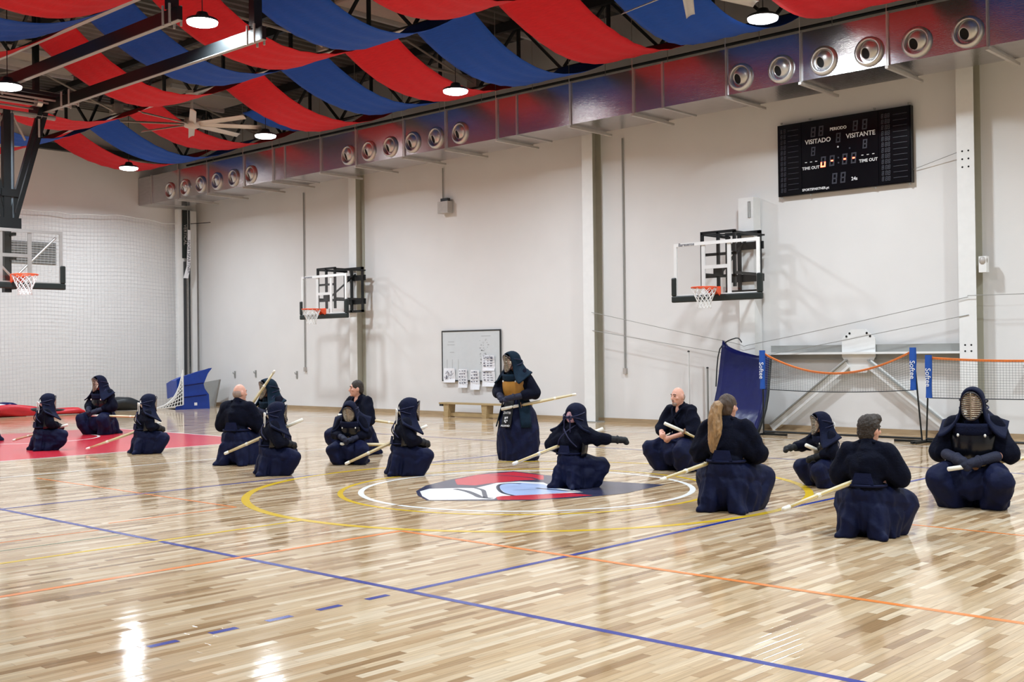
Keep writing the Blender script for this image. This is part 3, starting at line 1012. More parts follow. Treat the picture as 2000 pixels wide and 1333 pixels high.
# ================================================================== ROOF STEEL
RY = [1.37, 5.47, 9.57, 13.57, 17.67]
RZ = {1.37: 7.44, 5.47: 7.44, 9.57: 7.44, 13.57: 7.30, 17.67: 7.27}
TRL = ['roof truss nearest the viewer, above the frame', 'second roof truss from the viewer', 'third roof truss from the viewer, above the black hoop beams', 'fourth roof truss, carrying the large ceiling fans', 'roof truss nearest the air duct']
web_me = {}
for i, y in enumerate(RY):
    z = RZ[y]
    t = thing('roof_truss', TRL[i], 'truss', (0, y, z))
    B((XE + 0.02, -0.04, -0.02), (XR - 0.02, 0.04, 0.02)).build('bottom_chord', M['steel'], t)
    B((XE + 0.02, -0.05, -0.035), (XR - 0.02, 0.05, -0.02)).build('chord_lit_underside', M['galv'], t)  # paler plate under the dark chord: floor bounce on its underside put into the colour
    B((XE + 0.02, -0.05, ZD - z - 0.14), (XR - 0.02, 0.05, ZD - z - 0.01)).build('top_chord', M['steel'], t)
    h = ZD - z - 0.14
    for sgn in (-1, 1):
        web_me[sgn] = MB().beam((-sgn * 0.55, 0, 0.02), (sgn * 0.55, 0, h), 0.05, 0.05).mesh('web_bar')
        web_me[sgn].materials.append(M['steel'])
    post = B((-0.03, -0.03, 0.02), (0.03, 0.03, h)).mesh('web_post')
    post.materials.append(M['steel'])
    x = XE + 0.7
    k = 0
    while x < 1.0:
        o = obj('web_bar', web_me[1 if k % 2 else -1], None, t)
        o.location = (x, 0, 0)
        if k % 2:
            o = obj('web_post', post, None, t)
            o.location = (x + 0.6, 0, 0)
        x += 1.2
        k += 1
# cross frames
for i, x in enumerate((-25.5, -17.4, -9.1)):
    t = thing('roof_frame', ['pale cross frame of the roof nearest the end wall', 'pale cross frame of the roof above the middle column', 'pale cross frame of the roof nearest the scoreboard'][i], 'roof frame', (x, 0, 0))
    for a, b in zip(RY[:-1], RY[1:]):
        za, zb = RZ[a], RZ[b]
        MB().tube([(0.0, a, za + 0.22), (0.0, b, zb + 0.22)], 0.035, 8).build('tie_tube', M['galv'], t)
        MB().tube([(0.05, a, za + 0.05), (0.05, (a + b) / 2, za + 0.62)], 0.022, 6).build('brace_tube', M['galv'], t)
        MB().tube([(0.05, b, zb + 0.05), (0.05, (a + b) / 2, za + 0.62)], 0.022, 6).build('brace_tube', M['galv'], t)
    for y in RY:
        B((-0.14, y - 0.11, RZ[y] + 0.02), (0.14, y + 0.11, RZ[y] + 0.26)).build('node_plate', M['galv'], t)
# purlins under the deck
for i, y in enumerate((3.1, 6.9, 10.6, 14.3, 17.6)):
    mbp = MB().box((XE + 0.02, y - 0.05, ZD - 0.2), (XR - 0.02, y + 0.05, ZD - 0.01))
    mbp.build('purlin', M['steel'], label=['dark purlin first from the viewer', 'dark purlin second from the viewer', 'dark purlin third from the viewer', 'dark purlin above the lamp row', 'dark purlin above the air duct'][i], cat='purlin')
mbp = MB().tube([(XE + 0.1, 18.3, 7.06), (-1.0, 18.3, 7.06)], 0.05, 8)
mbp.build('roof_pipe', M['galv'], label='long grey pipe running above the air duct', cat='pipe')
mbp = MB().tube([(XE + 0.1, 18.5, 7.25), (-1.0, 18.5, 7.25)], 0.03, 6)
mbp.build('roof_pipe', M['steel'], label='thin dark pipe running above the air duct', cat='pipe')
B((XE + 0.01, YN, 7.22), (XE + 0.2, YW - 0.9, 7.40)).build('wall_beam', M['steel'], label='dark steel beam across the top of the end wall', cat='beam')
# rooflights
for i, (x, y, w, l) in enumerate(((-26.1, 16.2, 1.6, 2.4), (-25.4, 11.5, 1.6, 2.5), (-16.6, 14.8, 1.4, 2.2), (-15.6, 18.2, 0.9, 0.8), (-19.4, 4.9, 1.4, 2.2))):
    t = thing('roof_light', ['beige roof light behind the far ceiling fan', 'beige roof light behind the hoop beams', 'grey roof light at the top edge of the view', 'pale roof box above the duct', 'beige roof light over the near court'][i], 'roof light', (x, y, ZD - 0.22))
    g = B((-w / 2, -l / 2, -0.06), (w / 2, l / 2, 0.2)).build('tray', M['panel'], t)
    bv = g.modifiers.new('bevel', 'BEVEL')
    bv.width = 0.05
    bv.segments = 2
    for s in (-1, 1):
        B((s * (w / 2 + 0.05) - 0.04, -l / 2 - 0.1, -0.12), (s * (w / 2 + 0.05) + 0.04, l / 2 + 0.1, -0.02)).build('curb_rail', M['wall'], t)

# ================================================================== CEILING DRAPES
ORD = ['first', 'second', 'third', 'fourth', 'fifth', 'sixth', 'seventh', 'eighth', 'ninth', 'tenth', 'eleventh', 'twelfth', 'thirteenth']


def drape(xc, color, idx, spans, width=1.51):
    g = []
    nu = 14
    rows = []
    for (y0, y1, z0, z1, sag) in spans:
        n = 22
        for k in range(n + (1 if (y0, y1, z0, z1, sag) == spans[-1] else 0)):
            t = k / n
            rows.append((y0 + (y1 - y0) * t, z0 + (z1 - z0) * t - sag * 4 * t * (1 - t), t, sag))
    ph = idx * 1.7
    for i in range(nu + 1):
        u = i / nu
        col = []
        for (y, z, t, sag) in rows:
            e = 4 * t * (1 - t)
            x = xc + (u - 0.5) * width * (1 - 0.05 * e) + 0.02 * math.sin(y * 1.3 + ph)
            wr = 0.012 * e * math.sin(u * 21 + 3 * math.sin(y + ph)) + 0.008 * e * math.sin(y * 17 + u * 5 + ph)
            col.append((x, y, z + 0.03 + wr - 0.05 * e * (u - 0.5) ** 2 * sag))
        g.append(col)
    MB().sheet(g, 0.004).build('ceiling_drape', M[color], smooth=True, label='%s fabric drape swagged under the roof, %s ribbon from the end wall' % (color.split('_')[0], ORD[idx]), cat='drape', group='red and blue ceiling drapes')


def full_spans(j0=0, sag=0.80):
    out = []
    for a, b in list(zip(RY[:-1], RY[1:]))[j0:]:
        out.append((a, b, RZ[a], RZ[b], sag - (0.12 if b == RY[-1] else 0.0)))
    return out


for i in range(12):
    xc = -28.44 + 2.035 * i + (0.27 if i >= 10 else 0.0)
    color = 'red_cloth' if i % 2 == 0 else 'blue_cloth'
    if i == 3:
        drape(xc, color, i, [(15.5, 17.67, 7.25, 7.21, 0.24)])
        continue
    drape(xc, color, i, full_spans(sag=0.79 + 0.05 * math.sin(i * 2.1)))


# ================================================================== LAMPS
lamp_prof = [(0.05, 0.15), (0.08, 0.14), (0.11, 0.07), (0.20, 0.05), (0.235, 0.03), (0.235, 0.0)]
lb_me = MB().revolve(lamp_prof, 28, lambda x, y, t: (x, y, t)).mesh('housing', True)
lb_me.materials.append(M['lamp_body'])
ln_me = MB().revolve([(0.235, 0.001), (0.225, -0.035), (0.17, -0.055), (0.0, -0.06)], 28, lambda x, y, t: (x, y, t), cap=False).mesh('lens', True)
ln_me.materials.append(M['lamp_lens'])
vis = {(0, 2): 'lit round high-bay lamp closest to the end wall', (1, 2): 'lit round high-bay lamp beside the far ceiling fan', (2, 2): 'lit round high-bay lamp above the middle of the duct', (3, 2): 'lit round high-bay lamp near the top right ceiling fan', (1, 1): 'lit round high-bay lamp beside the hoop trolley', (2, 1): 'lit round high-bay lamp in front of a red drape at the top'}
YL = [3.9, 9.52, 14.93]
XLs = [[-27.43 + 6.105 * i for i in range(7)]] * 3
for j, y in enumerate(YL):
    for i in range(7):
        x = XLs[j][i]
        z = (6.6, 6.61, 6.42)[j]
        if (i, j) == (3, 2):
            x = -8.95
        yl = y
        if (i, j) == (3, 2):
            yl, z = 15.40, 6.58
        if (i, j) == (1, 1):
            x, yl, z = -19.27, 8.28, 6.1
        t = thing('high_bay_lamp', vis.get((i, j), 'lit round high-bay lamp outside the view'), 'lamp', (x, yl, z), group='round high-bay lamps')
        obj('housing', lb_me, None, t)
        obj('lens', ln_me, None, t)
        MB().tube([(0, 0, 0.14), (0, 0, ZD + 0.004 - z)], 0.008, 5).build('suspension_rod', M['lamp_body'], t)
        ld = bpy.data.lights.new('lamp_light', 'AREA')
        ld.shape = 'DISK'
        ld.size = 0.44
        ld.energy = LAMP_POWER
        ld.color = LAMP_COLOR
        ld.spread = 2.75
        lo = bpy.data.objects.new('lamp_light', ld)
        COL.objects.link(lo)
        lo.parent = t
        lo.location = (0, 0, -0.07)


# ================================================================== CEILING FANS
def fan(x, y, zh, ztop, rad, a0, label, nb=8):
    t = thing('ceiling_fan', label, 'ceiling fan', (x, y, zh))
    MB().tube([(0, 0, 0.1), (0, 0, ztop - zh)], 0.03, 10).build('down_rod', M['galv'], t)
    MB().revolve([(0.05, 0.16), (0.16, 0.12), (0.19, 0.02), (0.17, -0.06), (0.06, -0.1)], 20, lambda a, b, c: (a, b, c)).build('motor_hub', M['fan'], t, smooth=True)
    MB().revolve([(0.14, ztop - zh), (0.14, ztop - zh - 0.06), (0.05, ztop - zh - 0.14)], 16, lambda a, b, c: (a, b, c)).build('ceiling_mount', M['galv'], t)
    bm_ = MB()
    g = []
    for i in range(9):
        r = 0.16 + (rad - 0.16) * i / 8
        w = 0.075 if i else 0.045
        w = w * (1.0 - 0.15 * i / 8)
        row = []
        for k in range(5):
            q = (k / 4 - 0.5) * 2
            row.append((r, q * w, 0.018 * (1 - q * q) - q * 0.03))
        g.append(row)
    bm_.sheet(g, 0.008)
    me = bm_.mesh('blade', True)
    me.materials.append(M['fan'])
    for k in range(nb):
        o = obj('blade', me, None, t)
        o.rotation_euler = (0, 0, a0 + 2 * PI * k / nb)
    return t


fan(-22.14, 13.57, 6.60, 7.33, 1.50, 0.25, 'large pale ceiling fan hanging from the roof truss near the end wall')
fan(-8.92, 13.29, 6.55, 7.36, 1.36, 0.55, 'large pale ceiling fan cut by the top edge near the scoreboard')

# ================================================================== CEILING-HUNG MAIN BASKET
t = thing('hanging_hoop', 'ceiling-hung basketball hoop with glass backboard at the end of the court', 'basketball hoop', (-21.1, 9.2, 0), PI / 2)
# local frame: board faces -Y locally -> +X in the hall ; local x -> world y
make_board(t, 1.8, 2.86, 3.90, 3.02, 0.0, M['alu'])
for s in (-1, 1):
    MB().tube([(s * 0.05, 0.10, 3.02), (s * 0.80, 0.08, 3.78)], 0.022, 8).build('diagonal_stay', M['alu'], t)
ms = MB().beam((-0.05, 0.28, 2.72), (-0.05, 0.28, 6.15), 0.13, 0.13, (0, 1, 0))
ms.build('mast', M['black'], t)
MB().tube([(0.06, 0.28, 4.0), (0.06, 0.28, 6.15)], 0.045, 10).build('mast_tube', M['mast_grey'], t)
B((-0.2, 0.2, 3.9), (0.2, 0.38, 4.12)).build('mast_clamp', M['black'], t)
B((-0.16, 0.2, 4.52), (0.16, 0.38, 4.66)).build('mast_clamp', M['black'], t)
for z in (2.8, 3.35, 3.8):
    MB().beam((0, 0.04, z), (0, 0.26, z), 0.06, 0.06).build('board_arm', M['black'], t)
for s in (-1, 1):
    for dx in (-0.055, 0.055):
        MB().beam((s * (0.06 + dx), 0.28, 4.10), (s * (0.70 + dx), 0.28, 6.36), 0.085, 0.085, (0, 1, 0)).build('vee_strut', M['black'], t)
    MB().tube([(s * 0.05, 0.28, 6.12), (s * 0.32, 0.28, 5.62)], 0.022, 8).build('corner_stay', M['galv'], t)
    MB().tube([(s * 0.55, 0.2, 6.05), (s * 0.55, 0.2, 5.7)], 0.02, 6).build('pulley_cylinder', M['galv'], t)
MB().tube([(-0.9, 0.28, 6.12), (0.9, 0.28, 6.12)], 0.045, 10).build('cross_tube', M['grey_steel'], t)
for s in (-1, 1):
    MB().box((s * 0.70 - 0.035, -6.95, 6.21), (s * 0.70 + 0.035, 0.9, 6.40)).build('carrier_beam', M['black'], t)
    MB().box((s * 0.70 - 0.04, -6.95, 6.20), (s * 0.70 + 0.04, 0.9, 6.21)).build('beam_flange', M['grey_steel'], t)
    MB().box((s * 0.70 - 0.07, -6.8, 6.40), (s * 0.70 + 0.07, -6.66, ZD)).build('beam_hanger', M['black'], t)
    MB().box((s * 0.70 - 0.05, 0.6, 6.40), (s * 0.70 + 0.05, 0.7, ZD)).build('beam_hanger', M['black'], t)
    for q in (-6.82, -6.64, -0.9, -0.6):
        for e_ in (-0.09, 0.09):
            MB().tube([(s * 0.70 + e_, q, 6.16), (s * 0.70 + e_, q, 6.45)], 0.018, 6).build('clamp_bolt', M['galv'], t)
for yy in (-0.25, 0.05, 0.35, 0.7):
    MB().beam((-1.1, yy, 6.45), (1.1, yy, 6.45), 0.06, 0.06).build('trolley_bar', M['black'], t)
    MB().beam((-1.1, yy, 6.34), (1.1, yy, 6.34), 0.03, 0.03).build('trolley_rail', M['galv'], t)
MB().revolve([(0.09, -0.05), (0.09, 0.05)], 16, lambda a, b, c: (0.5 + c, 0.1 + a, 6.35 + b)).build('winch_drum', M['alu'], t)

# ================================================================== PROTECTIVE NET ON THE END WALL
nm = MB()
xn = XE + 0.30
ny = 168
for i in range(ny + 1):
    y = 1.6 + i * 0.1
    pts = []
    ztop = 5.42 + 0.05 * math.sin(y * 0.9) + 0.03 * math.cos(y * 2.3)
    for k in range(7):
        z = 0.05 + (ztop - 0.05) * k / 6
        pts.append((xn + 0.05 * math.sin(y * 1.1 + z * 0.7), y + 0.015 * math.sin(z * 2 + y * 3), z))
    nm.tube(pts, 0.0036, 3, cap=False)
for j in range(54):
    z = 0.05 + j * 0.1
    pts = []
    for k in range(57):
        y = 1.6 + 16.8 * k / 56
        dz = (0.05 * math.sin(y * 0.9) + 0.03 * math.cos(y * 2.3)) * z / 5.4
        pts.append((xn + 0.05 * math.sin(y * 1.1 + z * 0.7), y, z + dz))
    nm.tube(pts, 0.0036, 3, cap=False)
nt_ = nm.build('protective_net', M['net_grey'], label='pale square-mesh protective net hung in front of the end wall', cat='net')
rp = []
for k in range(80):
    y = 1.6 + 16.8 * k / 79
    rp.append((xn, y, 5.44 + 0.05 * math.sin(y * 0.9) + 0.03 * math.cos(y * 2.3) + 0.03 * abs(math.sin(y * 3.4))))
MB().tube(rp, 0.012, 5).build('head_rope', M['white_cord'], nt_)

cp = thing('net_post', 'corner net post with a lettered strap near the end wall', 'post', (XE + 0.32, 18.22, 0))
B((-0.09, -0.22, 0), (0.09, -0.02, 5.86)).build('post_profile', M['white_steel'], cp)
MB().tube([(0.11, -0.02, 0.05), (0.11, -0.02, 4.3)], 0.045, 8).build('dark_tube', M['lamp_body'], cp)
MB().box((0.1, -0.1, 4.4), (0.14, 0.06, 5.84)).build('rolled_strap', M['pad'], cp)
g = []
for k in range(13):
    q = k / 12
    g.append([(0.19, -0.02 - 0.10 * max(0, q - 0.75) * 4 + 0.06 * (1 - q), 5.25 - 1.45 * q), (0.19, 0.12 - 0.08 * max(0, q - 0.75) * 4 + 0.02 * (1 - q), 5.25 - 1.45 * q)])
MB().sheet(g, 0.006).build('white_strap', M['paper'], cp)
text('SPORTSPARTNER', 0.13, (0.197, 0.06, 4.45), (PI / 2, PI / 2, PI / 2), M['ink'], cp, sx=1.0)
text('VERTICAL', 0.14, (0.146, -0.02, 5.1), (PI / 2, PI / 2, PI / 2), M['galv'], cp)
B((-0.3, 0.30, 0), (-0.08, 0.5, 5.86)).build('corner_profile', M['white_steel'], cp)
MB().tube([(0.0, 0.2, 0.0), (0.0, 0.2, 5.86)], 0.025, 6).build('side_cable', M['lamp_body'], cp)
MB().tube([(0.1, 0.2, 5.45), (1.0, 0.3, 5.42)], 0.012, 6).build('top_arm', M['lamp_body'], cp)

# ================================================================== FLOOR-LEVEL KIT ALONG THE WALLS
# tall leaning blue mat
mt = thing('leaning_mat', 'tall glossy navy gym mat leaning upright by the wall brace', 'gym mat', (-11.0, 18.05, 0))
g = []
for i in range(13):
    u = i / 12
    col = []
    for k in range(17):
        v = k / 16
        top = 1.66 - 0.34 * u ** 0.5 + 0.22 * max(0, u - 0.75)
        z = 0.03 + top * v - 0.03
        yy = 0.42 * v - 0.30 + 0.06 * math.sin(v * PI) - 0.10 * max(0, 0.25 - v) / 0.25 * (1 - abs(u - 0.5))
        xx = -0.62 + 1.14 * u + 0.16 * v * (1 - u) + 0.02 * math.sin(v * 5) - 0.07 * (1 - v) * (u - 0.5)
        wr = 0.012 * math.sin(v * 46 + u * 6) * max(0, 0.5 - v) * 2
        col.append((xx, yy + wr, z))
    g.append(col)
MB().sheet(g, 0.09).build('mat_body', M['vinyl'], mt, smooth=True)
MB().tube([g[12][k] for k in range(17)], 0.035, 8).build('edge_piping', M['vinyl_dark'], mt, smooth=True)
MB().tube(smooth_path([(-0.05, 0.05, 1.62), (-0.2, 0.1, 1.70), (-0.55, 0.1, 1.5), (-0.62, 0.06, 0.8)], 4), 0.012, 6).build('strap_loop', M['vinyl_dark'], mt)


def mini_net(x0, x1, y0, y1, ztl, ztr, hgt, sag, label, left_lean, right_post):
    t = thing('mini_net', label, 'net', ((x0 + x1) / 2, (y0 + y1) / 2, 0))
    c = Vector(((x0 + x1) / 2, (y0 + y1) / 2, 0))
    n = int((x1 - x0) / 0.045)

    def P(u, v):
        zt = ztl + (ztr - ztl) * u - sag * 4 * u * (1 - u)
        zb = ztl + (ztr - ztl) * u - hgt - 0.12 * sag * 4 * u * (1 - u) - 0.02
        return Vector((x0 + (x1 - x0) * u, y0 + (y1 - y0) * u, zb + (zt - zb) * v)) - c
    m_ = MB()
    for i in range(n + 1):
        m_.tube([P(i / n, k / 4) for k in range(5)], 0.0021, 3, cap=False)
    for j in range(1, 15):
        m_.tube([P(i / 24, j / 15) for i in range(25)], 0.0021, 3, cap=False)
    m_.build('mesh', M['net_dark'], t)
    g = [[P(i / 24, 1.0) + Vector((0, 0, 0.0)), P(i / 24, 1.0) + Vector((0, 0.012, -0.032))] for i in range(25)]
    MB().sheet(g, 0.014).build('top_tape', M['tape'], t)
    MB().tube([P(i / 24, 0.0) for i in range(25)], 0.009, 6).build('bottom_cord', M['vinyl_dark'], t)
    for u, lean in ((0.0, left_lean), (1.0, right_post)):
        a, b = P(u, 0.0), P(u, 1.0)
        foot = Vector((a.x + lean, a.y, 0.03))
        d = (b - foot).normalized()
        MB().tube([foot, foot + d * ((b - foot).length + 0.02)], 0.014, 8).build('post', M['black'], t)
        g2 = []
        for k in range(7):
            p = a + (b - a) * (k / 6) + Vector((0, 0, 0.03 if k == 6 else 0))
            w = 0.052 - 0.007 * math.sin(k)
            g2.append([p + Vector((-w, -0.02, 0)), p + Vector((0, -0.05, 0)), p + Vector((w, -0.02, 0)), p + Vector((w * 0.6, 0.03, 0)), p + Vector((-w * 0.6, 0.03, 0)), p + Vector((-w, -0.02, 0))])
        sl = MB().sheet(g2)
        so = sl.build('sleeve', M['sleeve'], t, smooth=True)
        mid = (a + b) / 2
        ang = math.atan2(b.x - a.x, b.z - a.z)
        text('Softee', 0.115, (mid.x, mid.y - 0.056, mid.z), (PI / 2, PI / 2 + ang, 0), M['score_white'], so, 'print', 0.002)
        B((foot.x - (0.02 if u == 0.0 else 0.45), foot.y - 0.02, 0.0), (foot.x + (0.45 if u == 0.0 else 0.02), foot.y + 0.02, 0.035)).build('foot_bar', M['black'], t)
        MB().beam((foot.x, foot.y - 0.4, 0.02), (foot.x, foot.y + 0.35, 0.02), 0.035, 0.03).build('cross_foot', M['black'], t)
    MB().tube([Vector((x0 + left_lean, y0, 0.06)) - c, Vector((x1 + right_post, y1, 0.06)) - c], 0.018, 8).build('ground_bar', M['black'], t)
    return t


mini_net(-10.22, -7.52, 17.42, 17.40, 1.44, 1.46, 0.62, 0.36, 'mini net with sagging orange top tape beside the navy mat', 0.0, 0.12)
mini_net(-7.28, -4.3, 17.42, 17.40, 1.34, 1.36, 0.62, 0.06, 'mini net with taut orange top tape at the right edge', -0.06, 0.0)

gm = thing('green_roll', 'dark green rolled mat lying on the floor at the right edge', 'mat roll', (-5.2, 18.3, 0.06))
MB().tube([(-0.85, 0, 0), (0.9, 0, 0)], 0.06, 12).build('roll', M['green'], gm, smooth=True)
MB().tube([(-0.87 + 0.001, 0.0, 0.06), (-0.9, 0.0, 0.16), (-0.84, 0.0, 0.22), (-0.78, 0, 0.14), (-0.8, 0, 0.06)], 0.01, 6).build('strap_loop', M['galv'], gm)

# corner pile: blue crash mat, grey panel, black tarp bundles, red and blue bundle
cmx = thing('crash_mat', 'bright blue folded crash mat slumped in the corner by the net post', 'gym mat', (-28.35, 17.15, 0))
prof = [(-1.05, 0.0), (1.05, 0.0), (1.0, 0.40), (0.75, 0.56), (0.68, 0.70), (0.95, 1.0), (1.2, 1.16), (1.0, 1.15), (-0.6, 0.93), (-0.95, 0.85), (-0.9, 0.35)]
g = []
dirx = Vector((0.15, 0.99, 0))
for k in range(9):
    q = k / 8
    g.append([Vector((0, 0, 0)) + dirx * (u * (0.48 - 0.06 * q)) + Vector((-0.85, 0.12, 0)) * (q - 0.4) + Vector((0, 0, v * (0.98 - 0.12 * q) + (0.02 * math.sin(3 * u + k) if v > 0.1 else 0))) for u, v in prof])
MB().sheet(g).prism(prof, 0, 0.001, lambda u, v, t_: tuple(Vector((0, 0, 0)) + dirx * (u * 0.48) + Vector((-0.85, 0.12, 0)) * (-0.4 + t_) + Vector((0, 0, v * 0.98)))).build('mat_body', M['vinyl2'], cmx)
for zz, u0, u1 in ((0.33, -0.65, 0.85), (0.66, -0.5, 0.65)):
    MB().tube([tuple(dirx * (u0 * 0.48) + Vector((0.35, -0.05, zz))), tuple(dirx * (u1 * 0.48) + Vector((0.35, -0.05, zz + 0.06)))], 0.015, 6).build('seam_piping', M['vinyl'], cmx)
MB().box((0.345, 0.0, 0.10), (0.36, 0.09, 0.18)).build('label_tag', M['paper'], cmx)
gp = thing('grey_panel', 'grey tilted panel standing behind the blue crash mat', 'panel', (-29.25, 18.35, 0))
MB().prism([(-0.4, 0.0), (0.35, 0.0), (0.5, 0.80), (-0.3, 0.70)], -0.03, 0.03, lambda u, v, t_: (u * 0.95, t_ + v * 0.1 + u * 0.1, v * 0.98)).build('board', M['grey_steel'], gp)
gn = thing('goal_net_heap', 'white-corded dark net draped over the left side of the crash mat', 'net', (-28.0, 16.50, 0))
tri = [[Vector((0.0, 0.0, 0.0)) + Vector((-0.1, -0.55, 0)) * (1 - v) * (1 - u) + Vector((0.05, 0.28, 0)) * u + Vector((0, 0, 0.04 + (0.92 * u ** 1.3) * (v * 0.85 + 0.1) + 0.18 * v)) for u in [i / 10 for i in range(11)]] for v in [k / 8 for k in range(9)]]
MB().sheet(tri, 0.01).build('dark_sheet', M['vinyl_dark'], gn)
cm_ = MB()
offv = Vector((0.012, -0.012, 0.004))
for r in tri:
    cm_.tube([p + offv for p in r], 0.010, 4)
for i in range(0, 11):
    cm_.tube([tri[k][i] + offv for k in range(9)], 0.010, 4)
cm_.build('cord_mesh', M['white_cord'], gn)
MB().tube([tri[k][10] + offv * 2 for k in range(9)], 0.022, 6).build('edge_rope', M['white_cord'], gn)


def bundle(name, label, cat, p0, p1, r0, r1, material, seed, extras=()):
    t = thing(name, label, cat, (p0[0], p0[1], 0))
    r_ = random.Random(seed)
    d = Vector(p1) - Vector(p0)
    g = []
    n = 18
    for i in range(n + 1):
        q = i / n
        c = d * q
        rr = r0 + (r1 - r0) * q
        rr *= 1 + 0.18 * math.sin(q * 9 + seed)
        if q < 0.03 or q > 0.97:
            rr *= 0.6
        row = []
        side = Vector((-d.y, d.x, 0)).normalized()
        for k in range(15):
            a = 2 * PI * k / 14
            e = 1 + 0.16 * math.sin(a * 3 + q * 7 + seed) + 0.08 * math.sin(a * 5 - q * 13)
            row.append(c + side * (rr * 1.25 * e * math.cos(a)) + Vector((0, 0, max(0.006, rr * 0.95 + rr * e * math.sin(a)))))
        g.append(row)
    MB().sheet(g).build('folded_sheet', M[material], t, smooth=True)
    for (a, b, w, m_, z) in extras:
        pa, pb = d * a, d * b
        MB().tube(smooth_path([pa + Vector((0, -0.25, z * 0.7)), (pa + pb) / 2 + Vector((0.05, -0.3, z)), pb + Vector((0, -0.25, z * 0.6))], 5), [w * (0.6 + 0.4 * math.sin(PI * k / 10)) for k in range(11)], 8).build('fold', M[m_], t, smooth=True)
    return t


bundle('black_tarp', 'long black rolled tarpaulin on the floor in front of the net', 'tarpaulin', (-29.3, 14.9, 0), (-28.75, 16.35, 0), 0.25, 0.09, 'vinyl_dark', 3)
bundle('red_bundle', 'heap of folded red covers on the floor below the net', 'covers', (-28.9, 11.6, 0), (-28.5, 14.2, 0), 0.17, 0.07, 'vinyl_red', 5, ((0.1, 0.7, 0.07, 'vinyl_red', 0.22), (0.3, 0.95, 0.05, 'vinyl_dark', 0.16), (0.0, 0.5, 0.05, 'paper', 0.3)))
bundle('blue_bundle', 'rumpled dark blue cover on top of the red heap', 'covers', (-29.5, 11.7, 0), (-29.3, 13.0, 0), 0.24, 0.12, 'vinyl', 8)
# ================================================================== PEOPLE
JOBS = []


def sculpt(name, mb, material, parent, voxel, it=4, post=None, label=None):
    o = mb.build(name, material, parent, label=label)
    m = o.modifiers.new('r', 'REMESH')
    m.mode = 'VOXEL'
    m.voxel_size = voxel
    m.use_smooth_shade = True
    s = o.modifiers.new('s', 'SMOOTH')
    s.iterations = it
    s.factor = 0.5
    JOBS.append((o, material, post))
    return o


def run_jobs():
    dg = bpy.context.evaluated_depsgraph_get()
    dg.update()
    res = []
    for o, m, post in JOBS:
        res.append(bpy.data.meshes.new_from_object(o.evaluated_get(dg)))
    for (o, m, post), me in zip(JOBS, res):
        o.modifiers.clear()
        old = o.data
        o.data = me
        me.name = o.name
        bpy.data.meshes.remove(old)
        if not me.materials:
            me.materials.append(m)
        n = len(me.vertices)
        co = np.empty(n * 3, np.float32)
        me.vertices.foreach_get('co', co)
        co = co.reshape(-1, 3)
        no = np.empty(n * 3, np.float32)
        me.vertices.foreach_get('normal', no)
        no = no.reshape(-1, 3)
        if post:
            co = post(co.astype(np.float64), no.astype(np.float64))
            me.vertices.foreach_set('co', co.astype(np.float32).ravel())
        me.polygons.foreach_set('use_smooth', [True] * len(me.polygons))
        me.update()


def fold_post(amp, freq, seed, ground=True, pleat=0.0, s=1.0):
    r = np.random.default_rng(seed)
    W_ = r.normal(0, 1, (7, 3)) * freq / s
    ph = r.uniform(0, 6.28, 7)

    def f(co, no):
        d = np.zeros(len(co))
        for w, p in zip(W_, ph):
            d += np.sin(co @ w + p + 1.3 * np.sin(co[:, ::-1] @ w * 0.37))
        d = -np.abs(d / 7.0) + 0.25
        co = co + no * (d * amp)[:, None]
        if pleat:
            th = np.arctan2(co[:, 0], co[:, 1] + 1e-6)
            fall = np.clip(1.0 - co[:, 2] / (0.6 * s), 0, 1)
            co = co + no * (pleat * fall * np.sin(th * 16 + 2.0 * np.sin(co[:, 2] * 9)))[:, None]
        if ground:
            co[:, 2] = np.maximum(co[:, 2], 0.004)
        return co
    return f


def scaled(mb, s):
    mb.v = [(x * s, y * s, z * s) for x, y, z in mb.v]
    return mb


